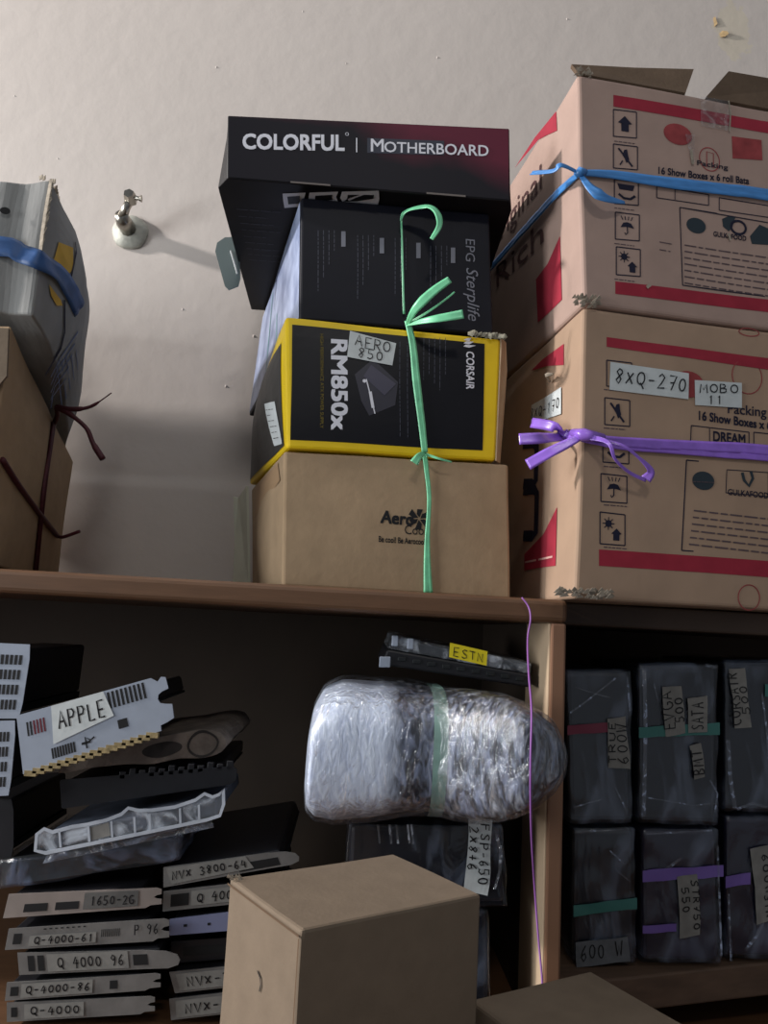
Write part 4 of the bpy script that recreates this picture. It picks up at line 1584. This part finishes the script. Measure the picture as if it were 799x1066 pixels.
for x, y in ((411, 664), (427, 667), (398, 686), (403, 686)):
    p = at(x, y + 2, .733)
    mb.box(p + V((-.003, -.001, -.006)), p + V((.003, .003, .004)))
mb.build('connector', m_silver, dr, bevel=.0008)
mb = MB()
for k in range(9):
    p = bot.front.P(.12 + k * .1, .55, 0)
    mb.box(p + V((-.004, -.0015, -.002)), p + V((.004, .002, .002)))
mb.build('clips', m_pcb, dr, bevel=.0006)

# ------------------------------------------------------------------ right bay: wrapped power supplies
GRP = 'wrapped power supplies in the right bay'
RYY = .775
R = [
    ('TOPL', 'dark wrapped power supply against the divider, upper row, with a 600W label', [(588, 697), (658, 697), (658, 857), (592, 858)], m_psu),
    ('TOPM', 'dark wrapped power supply with three small paper labels, middle of the upper row', [(663, 690), (748, 690), (748, 860), (664, 858)], m_psu),
    ('TOPR', 'wrapped power supply at the right frame edge, upper row, film bulging white', [(753, 686), (842, 688), (842, 846), (753, 846)], m_psu),
    ('BOTL', 'dark wrapped power supply against the divider, lower row, with a low grey label', [(595, 861), (661, 861), (663, 1012), (595, 1018)], m_psu),
    ('BOTM', 'violet-black wrapped power supply with one upright label, middle of the lower row', [(667, 862), (748, 862), (752, 1006), (667, 1012)], m_psuv),
    ('BOTR', 'violet-black wrapped power supply at the right frame edge, lower row, tilted label', [(754, 849), (842, 850), (844, 1000), (754, 1006)], m_psuv),
]
RB = {}
for i, (k, lab, q, mt) in enumerate(R):
    zb = (lambda x, y: planktop(x, y) + .004) if k.startswith('BOT') else None
    RB[k] = wrapped_supply('wrapped_power_supply', lab, q, RYY + (.012 if k.endswith('R') else 0), .17, zb=zb, body=mt, seed=20 + i, group=GRP)
for k in 'LMR':     # rest the upper row on the lower
    pass


def paper(t, f, q, lines, mat=m_labeld, off=.0024):
    mb = MB()
    f.quad(mb, f.px(q), off, 4)
    lb = mb.build('label', mat, t)
    mb = MB()
    for txt, b0_, b1_, t0_ in lines:
        f.hand(mb, txt, f.inv(*b0_), f.inv(*b1_), f.inv(*t0_), .0011, off + .0006)
    mb.build('handwriting', m_ink, lb)


def tapes(t, f, bands, mat, name='tape'):
    mb = MB()
    for q in bands:
        f.quad(mb, f.px(q), .0016, 8)
    mb.build(name, mat, t)


m_fold_hl = film_mat('pale_fold_highlight', (190, 205, 235), .5, .1, 60)


def folds(t, f, lines):  # film creases and their highlights, painted as pale strips
    mb = MB()
    for wd, pts in lines:
        f.line(mb, f.px(pts), wd, .0013)
    mb.build('fold_highlights', m_fold_hl, t)


folds(RB['TOPL'][0], RB['TOPL'][2].front, [(.0016, [(593, 742), (612, 728), (640, 706)]), (.0012, [(598, 715), (618, 722), (634, 726)]), (.002, [(652, 705), (655, 740)]), (.0015, [(640, 820), (652, 845)]), (.0012, [(596, 840), (625, 832)])])
folds(RB['TOPM'][0], RB['TOPM'][2].front, [(.0040, [(670, 697), (671, 760), (669, 850)]), (.0012, [(680, 712), (684, 730)]), (.003, [(734, 692), (745, 695)]), (.0014, [(738, 812), (746, 826), (743, 845)]), (.001, [(672, 830), (720, 838), (745, 836)])])
folds(RB['TOPR'][0], RB['TOPR'][2].front, [(.004, [(757, 770), (759, 810), (764, 842)]), (.0025, [(766, 842), (782, 836), (797, 840)]), (.002, [(792, 722), (797, 760), (799, 790)])])
folds(RB['BOTL'][0], RB['BOTL'][2].front, [(.0012, [(634, 885), (650, 900)]), (.0012, [(640, 905), (656, 918)]), (.0016, [(598, 866), (655, 862)])])
folds(RB['BOTM'][0], RB['BOTM'][2].front, [(.003, [(678, 911), (696, 902), (708, 893)]), (.0015, [(672, 868), (740, 864)]), (.002, [(746, 880), (750, 995)])])
folds(RB['BOTR'][0], RB['BOTR'][2].front, [(.002, [(757, 930), (760, 1000)]), (.003, [(775, 988), (786, 975), (793, 960)])])
t, c, fm = RB['TOPL']
paper(t, fm.front, [(631, 748), (650, 745), (655, 800), (632, 799)], [('TRUE', (640, 795), (639, 750), (633, 795)), ('600W', (653, 796), (651, 752), (642, 796))])
tapes(t, fm.front, [[(590, 755), (632, 752), (632, 762), (590, 765)]], m_taper)
t, c, fm = RB['TOPM']
paper(t, fm.front, [(688, 715), (708, 714), (712, 763), (692, 767)], [('EVGA', (701, 760), (697, 718), (690, 761)), ('500', (711, 752), (708, 724), (702, 753))])
paper(t, fm.front, [(714, 727), (735, 724), (735, 762), (715, 763)], [('SATA', (731, 760), (730, 730), (719, 760))])
paper(t, fm.front, [(716, 776), (728, 773), (732, 808), (721, 811)], [('BMT', (731, 806), (727, 778), (721, 807))])
tapes(t, fm.front, [[(664, 757), (748, 752), (748, 765), (664, 768)]], m_tapeg)
t, c, fm = RB['TOPR']
paper(t, fm.front, [(757, 696), (774, 695), (781, 757), (763, 758)], [('CORSAIR', (770, 755), (765, 699), (759, 756)), ('500', (779, 745), (776, 712), (771, 745))])
tapes(t, fm.front, [[(795, 712), (842, 716), (842, 730), (795, 725)]], m_tapeg)
t, c, fm = RB['BOTL']
paper(t, fm.front, [(598, 980), (652, 974), (655, 1000), (599, 1006)], [('600 W', (602, 1000), (648, 994), (602, 984))], M('dim_label', (96, 98, 102), .8, tint=.2, tscale=90))
tapes(t, fm.front, [[(596, 942), (662, 934), (662, 946), (596, 954)]], m_tapeg)
t, c, fm = RB['BOTM']
paper(t, fm.front, [(703, 912), (724, 909), (727, 972), (706, 976)], [('STR750', (717, 914), (720, 968), (724, 914)), ('550', (707, 922), (709, 950), (714, 921))], m_labeld)
tapes(t, fm.front, [[(668, 906), (752, 900), (752, 912), (668, 918)], [(668, 963), (703, 961), (703, 969), (668, 971)]], m_tapep)
t, c, fm = RB['BOTR']
paper(t, fm.front, [(779, 883), (799, 879), (806, 955), (786, 962)], [('600W', (790, 888), (795, 930), (797, 887)), ('STR', (793, 930), (796, 955), (800, 929))], m_labeld)
tapes(t, fm.front, [[(754, 912), (780, 908), (780, 920), (754, 924)]], m_tapep)

# ------------------------------------------------------------------ graphics cards in the left bay


def plate(f, outline, name, mat, parent, th=.0012, label=None):
    mb = MB()
    n = len(outline)
    mb.add([f.P(a, b, 0) for a, b in outline] + [f.P(a, b, -th) for a, b in outline],
           [tuple(range(n)), tuple(reversed(range(n, 2 * n)))] + [(i, n + i, n + (i + 1) % n, (i + 1) % n) for i in range(n)])
    return mb.build(name, mat, parent, label=label)


NOTCH = [(0, 0), (.90, 0), (.93, .12), (1.0, .14), (1.0, .40), (.97, .44), (.95, .52), (.97, .62), (1.0, .66), (1.0, .92), (.97, 1.0), (0, 1)]
PLAIN = [(0, .04), (.01, 0), (.97, 0), (1, .2), (1, .8), (.97, 1), (.01, 1), (0, .96)]
ROUND = [(0, 0), (.78, 0), (.92, -.02), (.985, .12), (1, .35), (.985, .6), (.92, .78), (.78, .88), (0, 1)]
CG = 'graphics cards stacked in the left bay'


def card(label, px, Y, depth=.20, outline=PLAIN, mat=m_silverd, slots=(), lab=None, text=None, body=m_cool, labmat=m_labeld, sag=0.0, name='graphics_card', bodyin=.06, bodylo=None, bodyw=.88, wd=.0011, red=()):
    tl_, tr_, br_, bl_ = [at(x, y, Y) for x, y in px]
    dv = V((0, depth, sag))
    y1 = V((0, .0025, 0))
    F_ = Hexa([bl_, br_, br_ + dv, bl_ + dv], [tl_, tr_, tr_ + dv, tl_ + dv])
    t = thing(name, label, 'graphics card', F_.base, CG)
    plate(F_.front, outline, 'bracket', mat, t)
    ins = lambda p, q, k: p + (q - p) * k
    b = [ins(bl_, br_, .02), ins(bl_, br_, bodyw), ins(bl_, br_, bodyw) + dv, ins(bl_, br_, .02) + dv]
    tt = [ins(tl_, tr_, .02), ins(tl_, tr_, bodyw), ins(tl_, tr_, bodyw) + dv, ins(tl_, tr_, .02) + dv]
    b2 = [ins(b[i], tt[i], bodyin if bodylo is None else bodylo) + (y1 if i < 2 else V()) for i in range(4)]
    t2 = [ins(tt[i], b[i], bodyin) + (y1 if i < 2 else V()) for i in range(4)]
    pc = [ins(b2[i], t2[i], .12) for i in range(4)]
    Hexa(b2, pc).build('circuit_board', m_pcb, t, n=(1, 1, 1))
    Hexa(pc, t2).build('cooler', body, t, n=(2, 2, 2), bevel=.003)
    f = F_.front
    for lst, mm, nm in ((slots, m_slot, 'port'), (red, m_slotred, 'port')):
        if lst:
            mb = MB()
            for (a0, b0_, a1, b1_) in lst:
                f.quad(mb, [(a0, b1_), (a1, b1_), (a1, b0_), (a0, b0_)], .0004, 1)
            mb.build('vents' if nm == 'port' and len(lst) > 3 else 'port', mm, t)
    if lab:
        mb = MB()
        f.quad(mb, lab, .0008, 3)
        lb = mb.build('label', labmat, t)
        if text:
            mb = MB()
            for (txt, b0_, b1_, t0_) in text:
                f.hand(mb, txt, b0_, b1_, t0_, wd, .0013)
            mb.build('handwriting', m_ink, lb)
    return t, F_


def lq(a0, b0, a1, b1, k=0.0):
    return [(a0, b1), (a1, b1 + k), (a1, b0 + k), (a0, b0)]


def lt(txt, a0, b0, a1, h):
    return (txt, (a0, b0), (a1, b0), (a0, b0 + h))


# lowest to highest, left pile
pileY = .715
card('steel-bracket card with a green-black port, lowest in the left pile', [(7, 1044), (161, 1037), (161, 1055), (7, 1064)], pileY, outline=NOTCH, slots=[(.03, .25, .07, .75)],
     lab=lq(.12, .12, .52, .9), text=[lt('Q-4000', .16, .3, .50, .45)], red=())
card('card labelled like its neighbours, second from the bottom of the left pile', [(7, 1023), (167, 1013), (167, 1030), (5, 1042)], pileY, outline=NOTCH, slots=[(.03, .25, .08, .75), (.67, .25, .72, .75)],
     lab=lq(.10, .12, .56, .9), text=[lt('Q-4000-86', .13, .3, .55, .45)])
card('card with a rounded bracket end sticking out to the right, left pile', [(18, 992), (186, 985), (188, 1007), (20, 1015)], pileY, outline=ROUND, slots=[(.06, .15, .10, .85), (.12, .15, .16, .85), (.71, .2, .80, .7)],
     lab=lq(.18, .1, .68, .9), text=[lt('Q 4000 96', .24, .25, .66, .5)])
card('card with a long perforated bracket and two written notes, left pile', [(9, 967), (176, 956), (176, 979), (5, 989)], pileY, outline=NOTCH,
     slots=[(.04, .25, .09, .75)] + [(.22 + k * .035, .86, .235 + k * .035, .92) for k in range(8)] + [(.58 + k * .012, .35, .585 + k * .012, .7) for k in range(10)],
     lab=lq(.14, .12, .55, .62), text=[lt('Q-4000-61', .17, .2, .54, .36), lt('P 96', .78, .35, .94, .45)])
card('card with two dark ports and a grey note, topmost bracket of the left pile', [(9, 931), (168, 924), (168, 944), (3, 956)], pileY, outline=NOTCH,
     slots=[(.12, .2, .27, .55), (.32, .2, .47, .55)], mat=M('warm_bracket_steel', (146, 136, 130), .5, .3, tint=.12, tscale=40),
     lab=lq(.50, .15, .85, .92), labmat=M('dark_note', (92, 90, 88), .8, tint=.15, tscale=90), text=[lt('1650-2G', .54, .3, .83, .42)])
# right pile
gy = .725
card('half hidden card with a faint note, lowest of the right pile beside the carton', [(176, 1040), (300, 1026), (300, 1048), (178, 1062)], gy, slots=[], lab=lq(.05, .1, .6, .9), text=[lt('NVX-38', .12, .28, .58, .45)], mat=m_silverd, outline=NOTCH)
card('half hidden card with a faint note, second of the right pile', [(176, 1012), (300, 1000), (300, 1021), (182, 1034)], gy, slots=[], lab=lq(.05, .1, .6, .9), text=[lt('NVX-38', .12, .28, .58, .45)], mat=m_silverd, outline=NOTCH)
card('black card without a pale bracket under the blue-grey one, right pile', [(178, 980), (302, 972), (302, 993), (178, 1003)], gy + .01, mat=m_cool, slots=[(.1, .3, .5, .7)])
card('blank blue-grey bracket card with two screw holes, right pile', [(176, 957), (300, 942), (300, 964), (176, 974)], gy, mat=m_blueish, slots=[(.12, .45, .15, .6), (.32, .4, .345, .55)])
card('card under the top one with a dark port and a note, right pile', [(170, 928), (303, 913), (303, 935), (169, 949)], gy, slots=[(.06, .2, .20, .8)], lab=lq(.22, .15, .75, .88), text=[lt('Q 4000 1', .26, .28, .72, .45)], outline=NOTCH)
card('topmost card of the right pile with a crooked torn note', [(170, 903), (306, 881), (314, 898), (170, 924)], gy, slots=[(.55, .1, .85, .55)], lab=[(.02, .95), (.62, .9), (.66, .2), (.06, .1)], text=[lt('NVX 3800-64', .06, .32, .62, .42)], outline=ROUND)

# bagged and bare cards on top of the left pile
t, F_ = card('blue-black card in a crumpled clear bag, on the left pile of brackets', [(2, 894), (184, 872), (184, 897), (2, 922)], pileY + .01, mat=m_pcb, slots=[(.2, .2, .3, .6), (.5, .2, .62, .6)], depth=.17)
fmH = F_.inflated(.003, .003, 35, 44)
fmH.build('bag', film_mat('bag_film', (150, 165, 200), .22, .2, 22), t, n=(24, 8, 8), smooth=True)

tl_, tr_, br_, bl_ = at(34, 862, .705), at(233, 826, .705), at(235, 850, .705), at(38, 889, .705)
dv = V((0, .15, 0))
TR = Hexa([bl_, br_, br_ + dv, bl_ + dv], [tl_, tr_, tr_ + dv, tl_ + dv])
tray = thing('clear_tray', 'milky clear plastic tray with moulded pockets, lying on the bagged card', 'plastic tray', TR.base)
f = TR.front
prof = [(0, .15), (.02, .75), (.06, .9), (.10, .72), (.20, .78), (.28, .76), (.38, .80), (.46, .92), (.50, 1.12), (.55, .95), (.62, .86), (.74, .82), (.85, .95), (.90, 1.15), (.94, .95), (.975, 1.0), (1.0, 1.2), (.995, .55), (.97, .1), (.9, .03), (.5, 0), (.05, -.02)]
plate(f, prof, 'tray_front', m_clear, tray, .0015)
mb = MB()
f.line(mb, prof, .0028, .0012, True)
for x in (.13, .28, .40, .52, .60, .76, .86):
    f.line(mb, [(x, .08), (x + .005, .72)], .0018, .0012)
mb.build('tray_rim', M('milky_plastic', (176, 182, 192), .3, tint=.15, tscale=60), tray, solid=.001)
core = Hexa([f.P(.05, .05, -.004), f.P(.95, .08, -.004), f.P(.95, .08, -.14), f.P(.05, .05, -.14)], [f.P(.05, .65, -.004), f.P(.95, .7, -.004), f.P(.95, .7, -.14), f.P(.05, .65, -.14)])
core.build('card_inside', M('grey_board', (84, 90, 104), .5, tint=.4, tscale=45), tray, n=(2, 2, 2), bevel=.002)
mb = MB()
f.quad(mb, [(.06, -.02), (.92, .0), (.93, -.38), (.02, -.42)], -.002, 4)
mb.build('tray_base', film_mat('dim_tray_plastic', (120, 128, 145), .5, .3, 40), tray, solid=.001)
mb = MB()
f.quad(mb, [(.29, .62), (.39, .7), (.39, .15), (.29, .1)], .0006, 2)
mb.build('label', m_labeld, tray)

# bare black card
t, F_ = card('bare black card with a toothed top edge, under the dusty brown one', [(62, 812), (247, 797), (245, 816), (64, 842)], .725, mat=m_cool, slots=[], depth=.18)
mb = MB()
f = F_.front
for k in range(12):
    a_ = .35 + k * .055
    p = f.P(a_, 1.0, 0)
    mb.box(p + V((-.003, .0, -.004)), p + V((.003, .006, .003 + .002 * (k % 2))))
mb.build('capacitors', m_cool, t, bevel=.001)
# dusty brown card
def roundend(u, v, w_, p):
    """the cooler ends in a half-round nose on the right"""
    k = math.sqrt(max(0.0, 1 - (max(0.0, u - .82) / .18) ** 2)) * .55 + .45
    return p + V((0, 0, (w_ - .5) * .036 * (k - 1)))


tl_, tr_, br_, bl_ = at(60, 785, .725), at(234, 755, .725), at(236, 785, .725), at(62, 804, .725)
dv = V((0, .17, 0))
DU = Hexa([bl_, br_, br_ + dv, bl_ + dv], [tl_, tr_, tr_ + dv, tl_ + dv], crumple=.0025, cfreq=40, fn=roundend)
du = thing('graphics_card', 'dusty brown card with a rounded cooler end, under the bright tilted bracket card', 'graphics card', DU.base, CG)
DU.build('cooler', m_dust, du, n=(30, 8, 4), bevel=.004, segs=3, angle=60, smooth=True)
mb = MB()
DU.front.ellipse(mb, (.62, .5), .018, .006, .0006)
DU.front.ellipse(mb, (.86, .5), .013, .009, .0006, ring=.002)
mb.build('fan_opening', M('dusty_dark', (48, 44, 42), .9, tint=.3, tscale=80), du)

# the bracket marked APPLE
AP = [(0, 0), (.92, 0), (.925, .10), (.97, .12), (1.02, .16), (1.03, .42), (.985, .46), (.955, .50), (.945, .58), (.955, .66), (.985, .70), (1.03, .72), (1.03, .94), (1.0, .97), (.97, .90), (.93, 1.0), (0, 1)]
ap, F_ = card('bright steel bracket card with a paper note, tilted on top of the pile', [(17, 745), (167, 703), (180, 757), (24, 806)], .695, outline=AP, mat=m_silver, depth=.17,
              slots=[(.62 + k * .030, .66, .637 + k * .030, .96) for k in range(9)] + [(.06 + k * .022, .60, .072 + k * .022, .84) for k in range(2)] + [(.20 + k * .018, .10, .212 + k * .018, .28) for k in range(9)] + [(.655, .26, .72, .42)],
              red=[(.105 + k * .022, .60, .117 + k * .022, .84) for k in range(4)],
              lab=[(.24, 1.0), (.60, 1.0), (.64, .52), (.22, .34)], labmat=m_label, text=[lt('APPLE', .265, .56, .60, .30)], bodyin=.10, bodylo=.50, bodyw=.84, wd=.0016)
f = F_.front
mb = MB()
for k in range(16):
    a_ = .05 + k * .054
    p = f.P(a_, .0, 0)
    mb.box(p + V((-.005, -.001, -.0035)), p + V((.005, .004, .001)))
mb.build('board_edge', m_pcbgold, ap)
mb = MB()
f.line(mb, [(.40, .20), (.46, .20)], .002, .0006)
f.line(mb, [(.43, .10), (.43, .30), (.46, .22), (.49, .26)], .0014, .0006)
mb.build('printed_mark', m_ink, ap)

# two upright bracket ends at the very edge
for (lab_, q, Y_) in (('perforated bracket of a card standing at the left edge, upper one', [(-32, 668), (33, 671), (21, 748), (-34, 748)], .70),
                      ('perforated bracket of a card standing at the left edge, lower one', [(-34, 751), (17, 750), (10, 828), (-36, 831)], .70)):
    t, F_ = card(lab_, q, Y_, outline=PLAIN, mat=m_silver, depth=.16,
                 slots=[(.38 + i * .075, .12 + j * .2, .43 + i * .075, .12 + j * .2 + .13) for i in range(7) for j in range(4)])
t, F_ = card('shadowed card under the two perforated brackets at the left edge', [(-60, 834), (14, 832), (14, 892), (-60, 900)], .73, mat=m_cool, depth=.15)

# ------------------------------------------------------------------ cartons in front
HDR, HDL = math.radians(57.3), math.radians(-32.5)
dR, dL = V((math.sin(HDR), math.cos(HDR), 0)), V((math.sin(HDL), math.cos(HDL), 0))


def along(p, d, px):
    lo, hi = 0.0, 1.5
    sgn = 1 if proj(p + d * .1)[0] > proj(p)[0] else -1
    for _ in range(50):
        m = (lo + hi) / 2
        if (proj(p + d * m)[0] - px) * sgn < 0:
            lo = m
        else:
            hi = m
    return lo


N = at(314, 968, .455)
lr, ll = along(N, dR, 501), along(N, dL, 239)
top_ = [N, N + dR * lr, N + dR * lr + dL * ll, N + dL * ll]
dn = V((0, 0, GZ + .001 - N.z))
FB = Hexa([p + dn for p in top_], top_, crumple=.001, cfreq=10, seed=8)
fc = thing('cardboard_carton', 'plain closed tan carton with a small slit in front, in the foreground', 'carton', FB.base)
FB.build('body', m_card2, fc, n=(8, 8, 10), bevel=.002)
mb = MB()
g = FB.left
g.line(mb, g.px([(269, 1010), (272, 1018), (272.5, 1025), (271, 1032)]), .0012, .0008)
mb.build('slit', m_slot, fc)
mb = MB()
g.line(mb, [(.0, .985), (.99, .985)], .0012, .0012)
g.line(mb, [(.992, .98), (.992, .0)], .0012, .0012)
mb.build('flap_seam', M('seam_shadow', (92, 72, 54), .9), fc)
mb = MB()
p = FB.P(0, .99, 1)
for k in range(8):
    q = p + V((random.uniform(-.002, .006), random.uniform(-.006, .002), random.uniform(-.002, .003)))
    mb.add([q, q + V((.003, 0, .0)), q + V((.001, -.001, .0025))], [(0, 1, 2)])
mb.build('frayed_corner', m_torn, fc, solid=.0003)

K = at(614, 1011, .60)
h2 = math.radians(62)
eR, eL = V((math.sin(h2), math.cos(h2), 0)), V((-math.cos(h2), math.sin(h2), 0))
lr2 = .11
ll2 = .22
c0 = K - eR * lr2 - eL * ll2
top_ = [c0, c0 + eR * lr2, K, c0 + eL * ll2]
dn = V((0, 0, GZ + .001 - K.z))
SB = Hexa([p + dn for p in top_], top_, crumple=.001, cfreq=10, seed=9)
sc = thing('cardboard_carton', 'low tan carton cut off by the bottom of the frame, right of the foreground carton', 'carton', SB.base)
SB.build('body', m_card2, sc, n=(8, 8, 10), bevel=.002)
